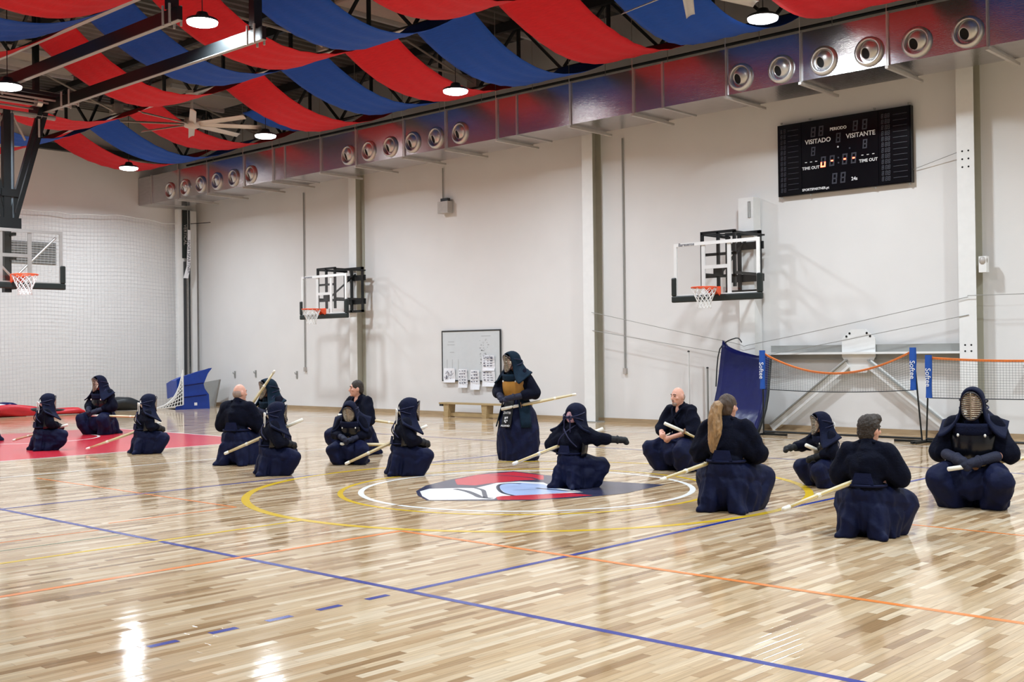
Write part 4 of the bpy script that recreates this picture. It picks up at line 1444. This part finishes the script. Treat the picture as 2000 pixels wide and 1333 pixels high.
def person(label, pos, yaw, s, standing=False, head='men', hs=1.0, lean=0.12, hyaw=0.0, hpitch=0.05, RE=None, RH=None, LE=None, LH=None,
           glove=None, do=None, men='men', tenu='tenugui', seed=1, tare=False, himo='white', zekken=False, knee_w=1.0, sleeve=0.45, vneck=False):
    T = thing('person', label, 'person', (pos[0], pos[1], 0), math.radians(yaw - 90))
    dz = 0.56 if standing else 0.0
    V = Vector
    piv = V((0, -0.02, 0.40 + dz))
    ca, sa = math.cos(lean), math.sin(lean)

    def U(x, y, z):
        q = V((x, y, z + dz)) - piv
        return piv + V((q.x, q.y * ca + q.z * sa, -q.y * sa + q.z * ca))
    RE = V(RE or (0.29, 0.10, 0.54)) + (V((0, 0, 0)) if RE else V((0, 0, dz)))
    LE = V(LE or (-0.29, 0.08, 0.54)) + (V((0, 0, 0)) if LE else V((0, 0, dz)))
    RH = V(RH or (0.08, 0.33, 0.48)) + (V((0, 0, 0)) if RH else V((0, 0, dz)))
    LH = V(LH or (-0.06, 0.30, 0.45)) + (V((0, 0, 0)) if LH else V((0, 0, dz)))
    shR, shL = U(0.175, 0.0, 0.79), U(-0.175, 0.0, 0.79)
    Hc = U(0, 0.03, 0.985)
    Rh = Matrix.Rotation(hyaw, 3, 'Z') @ Matrix.Rotation(-hpitch, 3, 'X')
    nb = U(0, 0.0, 0.86)

    def Hd(x, y, z):
        return Hc + Rh @ (V((x, y, z)) * hs)
    bare = glove is None
    # ---------------- body (one continuous mesh)
    b = MB()
    b.ell((0, -0.01, 0.39 + dz), (0.145, 0.11, 0.12))
    b.ell(U(0, 0, 0.64), (0.155, 0.10, 0.19))
    b.cap(U(-0.15, 0, 0.79), U(0.15, 0, 0.79), 0.055, 0.055)
    b.cap(U(0, 0, 0.80), Hc + V((0, -0.012, -0.05)), 0.058, 0.054)
    if vneck:
        b.ell(U(0, 0.046, 0.80), (0.036, 0.046, 0.075))
    for sh, el, ha, sg in ((shR, RE, RH, 1), (shL, LE, LH, -1)):
        b.cap(sh, el, 0.05, 0.042)
        b.cap(el, ha, 0.042, 0.03)
        fd = (ha - el).normalized()
        side = V((0, 0, 1)) if abs(fd.z) < 0.8 else V((0, 1, 0))
        nrm = fd.cross(side).normalized() * sg
        t_ = nrm.cross(fd).normalized()
        b.ell(ha + fd * 0.035, (0.03, 0.03, 0.03))
        if glove:
            continue
        b.cap(ha + fd * 0.01, ha + fd * 0.06, 0.03, 0.034)
        for k in range(4):
            o_ = t_ * (0.030 - 0.020 * k)
            L = (0.036, 0.042, 0.039, 0.030)[k]
            p0 = ha + fd * 0.07 + o_
            p1 = p0 + fd * L * 0.7 - nrm * 0.012
            p2 = p1 - nrm * L * 0.8 - fd * 0.006
            p3 = p2 - fd * L * 0.6
            b.cap(p0, p1, 0.0105, 0.010, 8).cap(p1, p2, 0.010, 0.0095, 8).cap(p2, p3, 0.0095, 0.009, 8)
        q0 = ha + fd * 0.025 + t_ * 0.03
        q1 = q0 + t_ * 0.022 + fd * 0.03 - nrm * 0.02
        b.cap(q0, q1, 0.013, 0.011, 8).cap(q1, q1 + fd * 0.022 - nrm * 0.022, 0.011, 0.009, 8)
    for sg in (-1, 1):
        if standing:
            b.cap((sg * 0.09, 0, 0.92), (sg * 0.10, 0.03, 0.5), 0.075, 0.055).cap((sg * 0.10, 0.03, 0.5), (sg * 0.10, 0.0, 0.09), 0.052, 0.036)
            b.cap((sg * 0.10, -0.02, 0.045), (sg * 0.12, 0.14, 0.03), 0.034, 0.026)
        else:
            b.cap((sg * 0.09, 0, 0.36), (sg * 0.26, 0.32, 0.30), 0.075, 0.055).cap((sg * 0.26, 0.32, 0.30), (sg * 0.13, -0.02, 0.13), 0.052, 0.036)
            b.cap((sg * 0.13, -0.03, 0.12), (sg * 0.15, 0.07, 0.03), 0.034, 0.026)
    b.ell(Hd(0, 0, 0), V((0.077, 0.094, 0.118)) * hs, 18, Rh)
    b.ell(Hd(0, 0.03, -0.055), V((0.056, 0.062, 0.066)) * hs, 14, Rh)
    b.cap(Hd(0, 0.088, 0.012), Hd(0, 0.108, -0.028), 0.011 * hs, 0.016 * hs, 8)
    b.ell(Hd(0, 0.082, 0.028), V((0.055, 0.014, 0.010)) * hs, 10, Rh)
    b.ell(Hd(0, 0.086, -0.062), V((0.026, 0.012, 0.012)) * hs, 10, Rh)
    b.ell(Hd(0, 0.080, -0.10), V((0.026, 0.018, 0.018)) * hs, 10, Rh)
    for sg in (-1, 1):
        b.ell(Hd(sg * 0.08, -0.008, -0.008), V((0.012, 0.022, 0.034)) * hs, 10, Rh)
        b.ell(Hd(sg * 0.05, 0.062, -0.02), V((0.022, 0.02, 0.02)) * hs, 10, Rh)
    body = sculpt('body', scaled(b, s), M['skin'], T, (0.0085 if head != 'men' else 0.013) * s, 3)
    # ---------------- jacket
    j = MB()
    j.ell((0, -0.01, 0.45 + dz), (0.165, 0.135, 0.13))
    j.ell(U(0, -0.005, 0.63), (0.19, 0.14, 0.20))
    j.cap(U(-0.14, -0.005, 0.775), U(0.14, -0.005, 0.775), 0.08, 0.08)
    j.cap(U(0, -0.02, 0.79), U(0, -0.015, 0.85), 0.10, 0.068)
    for sh, el, ha in ((shR, RE, RH), (shL, LE, LH)):
        j.cap(sh, el, 0.085, 0.09)
        j.cap(U(0, 0, 0.84), sh, 0.06, 0.075)
        sx_ = 1 if sh.x > 0 else -1
        j.cap(U(sx_ * 0.10, -0.005, 0.68), el + V((-sx_ * 0.03, -0.01, 0.0)), 0.115, 0.085)
        e2 = el + (ha - el) * sleeve
        j.cap(el, e2, 0.088, 0.078)
        j.ell((el + sh) / 2 + V((0, 0, -0.05)), (0.07, 0.07, 0.08))
        j.ell(el + V((0, 0, -0.02)), (0.085, 0.085, 0.085))
    jk = sculpt('jacket', scaled(j, s), M['gi'], T, 0.012 * s, 3, fold_post(0.034 * s, 14, seed, s=s))
    lp = MB()
    for sg in (-1, 1):
        pts = smooth_path([U(sg * 0.062, -0.06, 0.868), U(sg * 0.082, 0.03, 0.85), U(sg * 0.05, 0.115, 0.78), U(-sg * 0.03, 0.152, 0.66), U(-sg * 0.08, 0.14, 0.52)], 5)
        lp.tube(pts, 0.017, 6)
    scaled(lp, s).build('lapels', M['gi'], jk, smooth=True)
    # ---------------- hakama
    h = MB()
    if standing:
        h.revolve([(0.02, 1.08), (0.15, 1.07), (0.175, 1.0), (0.23, 0.9), (0.30, 0.72), (0.345, 0.5), (0.355, 0.25), (0.335, 0.03), (0.31, -0.02)], 24, lambda x, y, t_: (x, 0.02 + y * 0.78, t_))
        h.cap((0, -0.12, 0.2), (0.1, -0.22, 0.05), 0.1, 0.07)
    else:
        kw = knee_w
        h.ell((0, -0.01, 0.40), (0.175, 0.15, 0.14), 18)
        h.ell((0, 0.0, 0.22), (0.20, 0.17, 0.22), 18)
        for sg in (-1, 1):
            h.cap((sg * 0.08, 0.0, 0.34), (sg * 0.27 * kw, 0.33, 0.295), 0.145, 0.115)
            h.cap((sg * 0.265 * kw, 0.31, 0.265), (sg * 0.19 * kw, 0.20, 0.06), 0.125, 0.125)
            h.cap((sg * 0.14, 0.12, 0.22), (sg * 0.14, 0.06, 0.05), 0.155, 0.145)
            h.cap((sg * 0.10, -0.05, 0.25), (sg * 0.14, -0.13, 0.04), 0.12, 0.09)
            h.cap((sg * 0.14, -0.12, 0.04), (sg * 0.20, -0.21, 0.02), 0.075, 0.04)
        h.ell((0, 0.22, 0.24), (0.18, 0.13, 0.17))
    hk = sculpt('hakama', scaled(h, s), M['hakama'], T, 0.013 * s, 3, fold_post(0.050 * s, 11, seed + 50, pleat=0.009 * s, s=s))
    wbd = MB()
    wbd.tube([((0.178) * math.cos(a), -0.008 + 0.150 * math.sin(a), 0.475 + dz) for a in [2 * PI * i / 26 for i in range(26)]], 0.014, 6, closed=True)
    scaled(wbd, s).build('waist_band', M['hakama'], hk, smooth=True)
    kb = MB().prism([(-0.10, 0.0), (0.10, 0.0), (0.07, 0.10), (-0.07, 0.10)], -0.006, 0.006, lambda u, v, t_: U(u, -0.158 + t_, 0.47 + v))
    scaled(kb, s).build('waist_board', M['hakama'], hk)
    # ---------------- armour
    if do:
        g = []
        for i in range(15):
            a = math.radians(-105 + 210 * i / 14)
            g.append([U((0.222 + 0.012 * math.sin(PI * k / 6)) * math.sin(a), 0.0 + (0.185 + 0.02 * math.sin(PI * k / 6)) * math.cos(a), 0.44 + 0.30 * k / 6 - (0.05 * abs(math.sin(a)) ** 2 if k == 6 else 0)) for k in range(7)])
        bp_ = scaled(MB().sheet(g, 0.012), s).build('breastplate', M[do], T, smooth=True)
        g2 = []
        for i in range(9):
            a = math.radians(-52 + 104 * i / 8)
            g2.append([U(0.212 * math.sin(a), 0.192 * math.cos(a), 0.70 + 0.11 * k / 3) for k in range(4)])
        scaled(MB().sheet(g2, 0.02), s).build('chest_panel', M[men], bp_, smooth=True)
        cd = MB()
        for sg in (-1, 1):
            cd.tube(smooth_path([U(sg * 0.15, 0.15, 0.78), U(sg * 0.13, 0.03, 0.885), U(sg * 0.05, -0.12, 0.80), U(-sg * 0.08, -0.165, 0.66), U(-sg * 0.16, -0.09, 0.56)], 5), 0.009, 6)
        scaled(cd, s).build('chest_cords', M['cord_navy'], bp_)
        for sg in (-1, 1):
            scaled(MB().ell(U(sg * 0.12, 0.188, 0.70), (0.012, 0.01, 0.016), 8), s).build('cord_knot', M['tenugui'], bp_, smooth=True)
    if tare:
        for k, a in enumerate((-0.95, 0.0, 0.95)):
            tf = MB()
            w = 0.085
            gg = []
            for i in range(5):
                x = -w + 2 * w * i / 4
                row = []
                for q in range(6):
                    f_ = q / 5
                    if standing:
                        y = 0.215 + 0.125 * f_
                        z = 0.98 - 0.46 * f_
                    else:
                        y = 0.17 + 0.13 * f_
                        z = 0.455 - 0.07 * f_ - 0.10 * f_ * f_
                    rr = y
                    row.append(V((math.sin(a) * rr * 1.05 + math.cos(a) * x, math.cos(a) * rr * 0.98 - math.sin(a) * x, z)))
                gg.append(row)
            scaled(tf.sheet(gg, 0.018), s).build('waist_flap', M[men if k != 1 else 'kote_black'], T, smooth=True)
    if glove:
        for sh, el, ha, sg in ((shR, RE, RH, 1), (shL, LE, LH, -1)):
            fd = (ha - el).normalized()
            g_ = MB()
            g_.cap(el + (ha - el) * 0.42, ha, 0.056, 0.046)
            g_.cap(ha, ha + fd * 0.03, 0.047, 0.05)
            g_.ell(ha + fd * 0.075, (0.052, 0.052, 0.046))
            g_.ell(ha + fd * 0.10 + V((0, 0, -0.03)), (0.042, 0.042, 0.038))
            g_.cap(ha + fd * 0.04 + V((-sg * 0.03, 0.0, 0.0)), ha + fd * 0.09 + V((-sg * 0.05, 0.01, -0.01)), 0.024, 0.02)
            g_.tube([ha - fd * 0.02 + (fd.cross(V((0, 0, 1))).normalized() * math.cos(q) + V((0, 0, 1)) * math.sin(q)) * 0.052 for q in [2 * PI * i / 12 for i in range(12)]], 0.012, 6, closed=True)
            sculpt('glove', scaled(g_, s), M[glove], T, 0.009 * s, 2)
    # ---------------- head wear
    if head == 'men':
        half = [(-0.300, 0, -0.225), (-0.245, 0, -0.205), (-0.185, 0, -0.170), (-0.132, 0, -0.115), (-0.108, 0, -0.05), (-0.100, 0, 0.03), (-0.088, 0, 0.095), (-0.052, 0, 0.14)]
        prof_ = smooth_path(half + [(0, 0, 0.156)] + [(-x_, y_, z_) for x_, y_, z_ in half[::-1]], 3)
        gg = []
        for p in prof_:
            dn = min(1.0, max(0.0, (0.05 - p.z) / 0.26))
            yb = -0.115 + 0.01 * dn
            yf = 0.112 - 0.02 * math.sin(dn * PI) + 0.06 * dn * dn
            row = []
            for k in range(8):
                f_ = k / 7
                y = yb + (yf - yb) * f_
                x, z = p.x, p.z
                tt = (f_ - 0.6) / (0.6 if f_ < 0.6 else 0.4)
                sc_ = math.sqrt(1 - (0.85 if f_ < 0.6 else 0.22) * tt * tt)
                sc_ = sc_ + (1 - sc_) * min(1.0, dn * 1.6)
                x = x * sc_
                z = (z * sc_ if z > 0 else z) - (0.13 * dn * dn * (f_ - 0.35) if dn > 0.4 else 0)
                row.append(Hd(x, y, z))
            gg.append(row)
        hd_ = scaled(MB().sheet(gg, 0.022 * hs), s).build('helmet_hood', M[men], T, smooth=True)
        bc = MB().ell(Hd(0, -0.03, 0.03), V((0.096, 0.085, 0.112)) * hs, 16, Rh)
        scaled(bc, s).build('helmet_back', M[men], hd_, smooth=True)
        tn = MB().ell(Hd(0, -0.058, 0.0), V((0.076, 0.068, 0.095)) * hs, 16, Rh)
        scaled(tn, s).build('headcloth', M[tenu], hd_, smooth=True)
        fr_ = MB()
        EW, EH = 0.090, 0.130

        def gp_(x, z):
            q = max(0.0, 1 - (x / EW) ** 2)
            return Hd(x, 0.095 + 0.06 * q ** 0.6, z - 0.012)
        fr_.tube([gp_(EW * math.cos(a), EH * math.sin(a)) for a in [2 * PI * i / 32 for i in range(32)]], 0.011 * hs, 6, closed=True)
        scaled(fr_, s).build('face_rim', M['rim_lacquer'], hd_, smooth=True)
        gr_ = MB()
        for k in range(13):
            z = -EH + 2 * EH * (k + 0.7) / 13.4
            xm = EW * math.sqrt(max(0, 1 - (z / EH) ** 2))
            if xm < 0.015:
                continue
            gr_.tube([gp_(xm * (i / 6 - 1), z) for i in range(13)], 0.0070 * hs, 5, cap=False)
        gr_.tube([gp_(0.0, EH * (i / 6 - 1)) + Rh @ V((0, 0.004, 0)) for i in range(13)], 0.007 * hs, 5)
        scaled(gr_, s).build('face_grille', M['grille'], hd_, smooth=True)
        th_ = MB().ell(Hd(0, 0.088, -0.175), V((0.065, 0.022, 0.06)) * hs, 14, Rh)
        scaled(th_, s).build('throat_guard', M[men], hd_, smooth=True)
        hm = MB()
        for sg in (-1, 1):
            hm.tube(smooth_path([Hd(sg * 0.10, 0.07, 0.05), Hd(sg * 0.126, -0.02, 0.03), Hd(sg * 0.09, -0.11, 0.0), Hd(0.0, -0.135, -0.015)], 4), 0.007 * hs, 6)
            hm.tube(smooth_path([Hd(sg * 0.10, 0.06, -0.06), Hd(sg * 0.13, -0.03, -0.04), Hd(sg * 0.09, -0.11, -0.02), Hd(0.0, -0.135, -0.015)], 4), 0.007 * hs, 6)
        scaled(hm, s).build('helmet_cords', M['cord_navy'], hd_, smooth=True)
        hw_ = MB()
        for sg in (-1, 1):
            hw_.tube(smooth_path([Hd(0, -0.138, -0.015), Hd(sg * 0.04, -0.15, -0.05), Hd(sg * 0.045, -0.145, -0.12), Hd(sg * 0.05, -0.15, -0.20)], 4), 0.008 * hs, 6)
            hw_.tube(smooth_path([Hd(0, -0.138, -0.015), Hd(sg * 0.045, -0.15, 0.0), Hd(sg * 0.06, -0.145, -0.04), Hd(0.0, -0.138, -0.02)], 4), 0.008 * hs, 6)
        hw_.ell(Hd(0, -0.142, -0.016), V((0.018, 0.014, 0.016)) * hs, 8)
        scaled(hw_, s).build('cord_bow', M['tenugui' if himo == 'white' else 'cord_navy'], hd_, smooth=True)
    else:
        ey = MB()
        for sg in (-1, 1):
            ey.ell(Hd(sg * 0.031, 0.081, 0.008), V((0.013, 0.008, 0.007)) * hs, 8, Rh)
        scaled(ey, s).build('eyes', M['eye'], body, smooth=True)
        eb = MB()
        for sg in (-1, 1):
            eb.tube([Hd(sg * 0.014, 0.096, 0.03), Hd(sg * 0.034, 0.092, 0.036), Hd(sg * 0.054, 0.078, 0.028)], 0.0045 * hs, 5)
        scaled(eb, s).build('eyebrows', M['hair_dark' if head != 'bald' else 'hair_grey'], body)
        mo = MB().ell(Hd(0, 0.096, -0.062), V((0.022, 0.006, 0.005)) * hs, 8, Rh)
        scaled(mo, s).build('mouth', M['lip'], body, smooth=True)
        hm = MB()
        if head == 'bald':
            hm.ell(Hd(0, -0.022, -0.012), V((0.0795, 0.079, 0.075)) * hs, 18, Rh)
            scaled(hm, s).build('stubble', M['hair_grey'], body, smooth=True)
        elif head == 'bearded':
            hm.ell(Hd(0, -0.026, -0.01), V((0.0785, 0.074, 0.068)) * hs, 18, Rh)
            scaled(hm, s).build('stubble', M['hair_grey'], body, smooth=True)
            bd = MB().ell(Hd(0, 0.066, -0.092), V((0.038, 0.032, 0.034)) * hs, 12, Rh).ell(Hd(0, 0.094, -0.048), V((0.026, 0.01, 0.008)) * hs, 8, Rh)
            scaled(bd, s).build('beard', M['hair_grey'], body, smooth=True)
        elif head == 'short':
            hm.ell(Hd(0, -0.012, 0.030), V((0.084, 0.096, 0.098)) * hs, 18, Rh)
            hm.ell(Hd(0, -0.045, -0.02), V((0.078, 0.062, 0.075)) * hs, 14, Rh)
            sculpt('hair', scaled(hm, s), M['hair_dark'], body, 0.009 * s, 2, fold_post(0.010 * s, 60, seed + 9, ground=False, s=s))
        elif head == 'boy':
            hm.ell(Hd(0, -0.012, 0.034), V((0.090, 0.101, 0.100)) * hs, 18, Rh)
            hm.ell(Hd(0, -0.045, -0.02), V((0.080, 0.064, 0.085)) * hs, 14, Rh)
            hm.ell(Hd(0.02, 0.05, 0.09), V((0.06, 0.055, 0.045)) * hs, 12, Rh)
            sculpt('hair', scaled(hm, s), M['hair_dark'], body, 0.008 * s, 2, fold_post(0.016 * s, 70, seed + 9, ground=False, s=s))
        elif head == 'ponytail':
            hm.ell(Hd(0, -0.012, 0.022), V((0.087, 0.100, 0.108)) * hs, 18, Rh)
            hm.ell(Hd(0, -0.05, -0.03), V((0.078, 0.062, 0.085)) * hs, 14, Rh)
            hm.ell(Hd(0, -0.11, 0.03), V((0.035, 0.03, 0.035)) * hs, 12, Rh)
            sculpt('hair', scaled(hm, s), M['hair_brown'], body, 0.009 * s, 2, fold_post(0.008 * s, 50, seed + 9, ground=False, s=s))
            tl = MB()
            pts = smooth_path([Hd(0, -0.12, 0.03), Hd(-0.01, -0.165, 0.0), Hd(-0.02, -0.18, -0.10), Hd(-0.015, -0.185, -0.22), Hd(-0.03, -0.19, -0.33), Hd(-0.02, -0.18, -0.42)], 5)
            rs = [0.026, 0.034, 0.040, 0.044, 0.046, 0.047, 0.047, 0.048, 0.05, 0.052, 0.054, 0.056, 0.057, 0.058, 0.058, 0.057, 0.056, 0.054, 0.052, 0.05, 0.046, 0.042, 0.037, 0.03, 0.022, 0.012]
            tl.tube(pts, [r * 1.2 * hs for r in rs[:len(pts)]], 12)
            for q in range(5):
                a = q * 1.3
                tl.tube([p + V((0.03 * math.cos(a + i * 0.5), 0.02 * math.sin(a + i * 0.5), 0)) for i, p in enumerate(pts[6:])], 0.022, 6)
            sculpt('ponytail', scaled(tl, s), M['hair_blond'], body, 0.009 * s, 2, fold_post(0.014 * s, 55, seed + 3, ground=False, s=s))
            bnd = MB().ell(Hd(0, -0.135, 0.03), V((0.03, 0.016, 0.03)) * hs, 10, Rh)
            scaled(bnd, s).build('hair_band', M['cord_navy'], body, smooth=True)
    return T


def shinai(a, b, label, length=None, from_='handle'):
    """a = handle end, b = point towards the tip"""
    a, b = Vector(a), Vector(b)
    d = (b - a).normalized()
    L = (b - a).length
    if length:
        if from_ == 'handle':
            L = length
        else:
            a = b - d * length
            L = length
    t = obj('bamboo_sword', None, None, None, label, 'bamboo sword', 'bamboo practice swords')
    t.location = a
    t.rotation_mode = 'QUATERNION'
    t.rotation_quaternion = Vector((0, 0, 1)).rotation_difference(d)
    fz = lambda x, y, q: (x, y, q)
    MB().revolve([(0.008, 0), (0.021, 0.004), (0.0215, L * 0.12), (0.0205, L * 0.26), (0.014, L * 0.262)], 10, fz).build('grip', M['leather'], t, smooth=True)
    MB().revolve([(0.014, L * 0.262), (0.045, L * 0.264), (0.045, L * 0.272), (0.014, L * 0.274)], 16, fz).build('guard', M['brown_leather'], t)
    bl = MB()
    for k in range(4):
        an = PI / 4 + k * PI / 2
        ox, oy = math.cos(an), math.sin(an)
        bl.tube([(ox * 0.0075, oy * 0.0075, L * 0.27), (ox * 0.0085, oy * 0.0085, L * 0.5), (ox * 0.007, oy * 0.007, L * 0.75), (ox * 0.005, oy * 0.005, L * 0.97)], [0.0115, 0.013, 0.0115, 0.010], 6)
    bl.build('bamboo_slats', M['bamboo'], t, smooth=True)
    MB().revolve([(0.019, L * 0.70), (0.0215, L * 0.705), (0.0215, L * 0.725), (0.019, L * 0.73)], 10, fz).build('binding', M['leather'], t)
    MB().revolve([(0.0185, L * 0.945), (0.0185, L * 0.99), (0.013, L), (0.002, L * 1.002)], 10, fz).build('tip_cap', M['leather'], t, smooth=True)
    MB().tube([(0.020, 0, L * 0.27), (0.022, 0, L * 0.6), (0.016, 0, L * 0.95)], 0.002, 4).build('string', M['line_yellow'], t)
    return t


KID = dict(head='men', hs=1.12, glove='kote_black', do='do_black')
ADU = dict(head='men', glove='kote', do='do_black', tare=True)
person('armoured kendo player mostly cut off by the left edge', (-20.75, 8.45), -60, 1.0, seed=1, **ADU)
person('small kneeling player in helmet, leftmost on the red court area', (-17.97, 8.235), 82, 0.79, seed=2, **KID)
person('large armoured player squatting on the red area, facing the viewer', (-20.70, 10.72), -72, 1.0, seed=3, hyaw=-0.2, **ADU)
person('small player with white bow on helmet at the edge of the red area', (-16.06, 8.93), 76, 0.79, seed=4, **KID)
person('bald man without helmet squatting with his back turned, far left group', (-13.31, 8.80), 116, 1.0, seed=5, head='bald', lean=0.10, hyaw=-0.45, hpitch=0.0)
person('armoured player behind the bald man, raising a sword past the helmet', (-14.45, 10.25), -95, 1.0, seed=6, men='men_teal', LH=(-0.12, 0.38, 0.66), RH=(0.05, 0.40, 0.70), head='men', glove='kote', do='do_black', tare=True)
person('small player with white cord bow, kneeling in front of the bald man', (-11.84, 8.30), 65, 0.785, seed=7, **KID)
person('dark-haired man without helmet looking left behind a small player', (-13.11, 10.82), -90, 1.0, seed=8, head='short', hyaw=-0.6, lean=0.08, vneck=True, hpitch=0.0)
person('small player with pale face grille, head bowed, before the dark-haired man', (-12.11, 9.85), -56, 0.76, seed=9, head='men', hs=1.12, glove='kote', do='do_black', tare=True, hpitch=0.42, lean=0.2)
person('small player with white headcloth kneeling at the left of the centre circle', (-10.50, 9.30), 58, 0.82, seed=10, **KID)
P10 = person('standing armoured player with ochre breastplate and lettered waist flap', (-10.66, 11.61), -84, 0.89, standing=True, seed=11, head='men', hs=1.02, men='men_teal', glove='kote', do='do_ochre', tare=True, lean=0.16, hyaw=-0.25, hpitch=0.12,
             RE=(0.36, 0.06, 1.06), RH=(0.10, 0.32, 0.98), LE=(-0.36, 0.05, 1.04), LH=(-0.14, 0.36, 0.98))
person('small player stretching one gloved arm out on the centre crest', (-8.01, 9.56), 92, 0.80, seed=12, head='men', hs=1.12, glove='kote_black', do='do_black', tenu='tenugui_pink', himo='navy', RE=(0.36, 0.12, 0.68), RH=(0.60, 0.30, 0.66), LE=(-0.33, -0.03, 0.58), LH=(-0.16, 0.16, 0.46))
person('bald bearded man without helmet squatting and facing the circle', (-8.08, 11.83), -97, 0.94, seed=13, head='bearded', vneck=True, hyaw=-0.15, hpitch=0.05, lean=0.1, sleeve=0.3)
person('woman with long blond ponytail squatting with her back turned', (-5.72, 9.07), 107, 0.98, seed=14, head='ponytail', lean=0.10, hyaw=-0.35, hpitch=0.0)
person('smallest player in helmet pointing an arm left behind the boy', (-5.87, 11.36), -123, 0.70, seed=15, head='men', hs=1.14, glove='kote_black', do='do_black', tare=True, RE=(0.26, 0.30, 0.62), RH=(0.12, 0.60, 0.60), LE=(-0.28, 0.1, 0.55), LH=(-0.06, 0.28, 0.46))
person('boy with short brown hair squatting nearest the viewer, back turned', (-4.08, 8.52), 101, 0.865, seed=16, head='boy', hs=1.1, lean=0.16, hyaw=-0.4, hpitch=0.02)
person('armoured player squatting at the far right, steel grille facing the viewer', (-4.08, 10.79), -78, 0.98, seed=17, sleeve=0.12, lean=0.06, RE=(0.32, 0.08, 0.52), LE=(-0.32, 0.08, 0.52), RH=(0.10, 0.34, 0.47), LH=(-0.06, 0.34, 0.45), head='men', glove='kote', do='do_black', tare=True, men='men')

# lettering on the standing player's centre flap
zs = 0.89
def flap_y(z):
    return 0.232 + 0.125 * (0.98 - z) / 0.46


for body_, size, z, m_ in (('ZATIB', 0.052, 0.74, 'score_white'), ('ALBANO', 0.042, 0.545, 'score_white')):
    text(body_, size * zs, (0, flap_y(z) * zs, z * zs), (PI / 2 - 0.25, 0, PI), M[m_], P10, 'print', 0.002)
em = MB()
for u0, v0, u1, v1 in ((-0.03, 0.0, -0.006, 0.035), (0.004, 0.012, 0.03, 0.04), (-0.03, -0.04, -0.004, -0.012), (-0.012, -0.055, 0.012, -0.04), (0.01, -0.03, 0.03, -0.008)):
    em.prism([(u0, v0), (u1, v0), (u1, v1), (u0, v1)], 0.0, 0.003, lambda u, v, t_: (-u * zs, flap_y(0.645 + v) * zs + t_, (0.645 + v) * zs))
em.build('emblem', M['score_white'], P10)

shinai((-17.75, 8.56, 0.40), (-18.40, 8.02, 0.17), 'bamboo sword at the hip of the leftmost small player', 0.95)
shinai((-15.93, 9.177, 0.463), (-16.838, 8.408, 0.061), 'bamboo sword slanting to the red floor behind the bow-tied player')
shinai((-11.60, 8.64, 0.68), (-12.353, 7.984, 0.257), 'bamboo sword crossing in front of the bald man')
shinai((-10.331, 9.583, 0.594), (-11.101, 8.901, 0.129), 'bamboo sword slanting down left of the centre circle')
shinai((-10.70, 11.30, 0.71), (-9.924, 11.942, 0.903), 'bamboo sword held level by the standing player', 1.05)
shinai((-7.895, 9.994, 0.624), (-8.371, 9.011, 0.28), 'bamboo sword behind the small player on the crest')
shinai((-8.045, 11.378, 0.607), (-7.78, 11.695, 0.42), 'bamboo sword gripped by the bearded man', 1.0)
shinai((-5.773, 9.49, 0.527), (-5.961, 8.364, 0.332), 'bamboo sword at the hip of the woman with the ponytail')
shinai((-5.98, 11.06, 0.46), (-5.83, 11.528, 0.27), 'short bamboo sword held out by the smallest player', 0.9)
shinai((-4.004, 8.993, 0.547), (-4.368, 7.704, 0.276), 'bamboo sword at the hip of the boy nearest the viewer')
shinai((-4.114, 10.233, 0.386), (-3.689, 11.077, 0.452), 'bamboo sword across the lap of the rightmost player', 1.15)
shinai((-14.70, 9.75, 0.45), (-14.12, 10.012, 1.259), 'bamboo sword raised diagonally behind the bald man')
shinai((-12.077, 9.6, 0.283), (-11.723, 9.998, 0.266), 'bamboo sword in the lap of the bowed small player', 0.95)
shinai((-13.118, 10.395, 0.605), (-12.709, 10.844, 0.505), 'bamboo sword held by the dark-haired man', 1.05)
shinai((-20.603, 10.396, 0.375), (-20.318, 10.662, 0.36), 'bamboo sword across the lap of the large player on red', 1.05)

run_jobs()
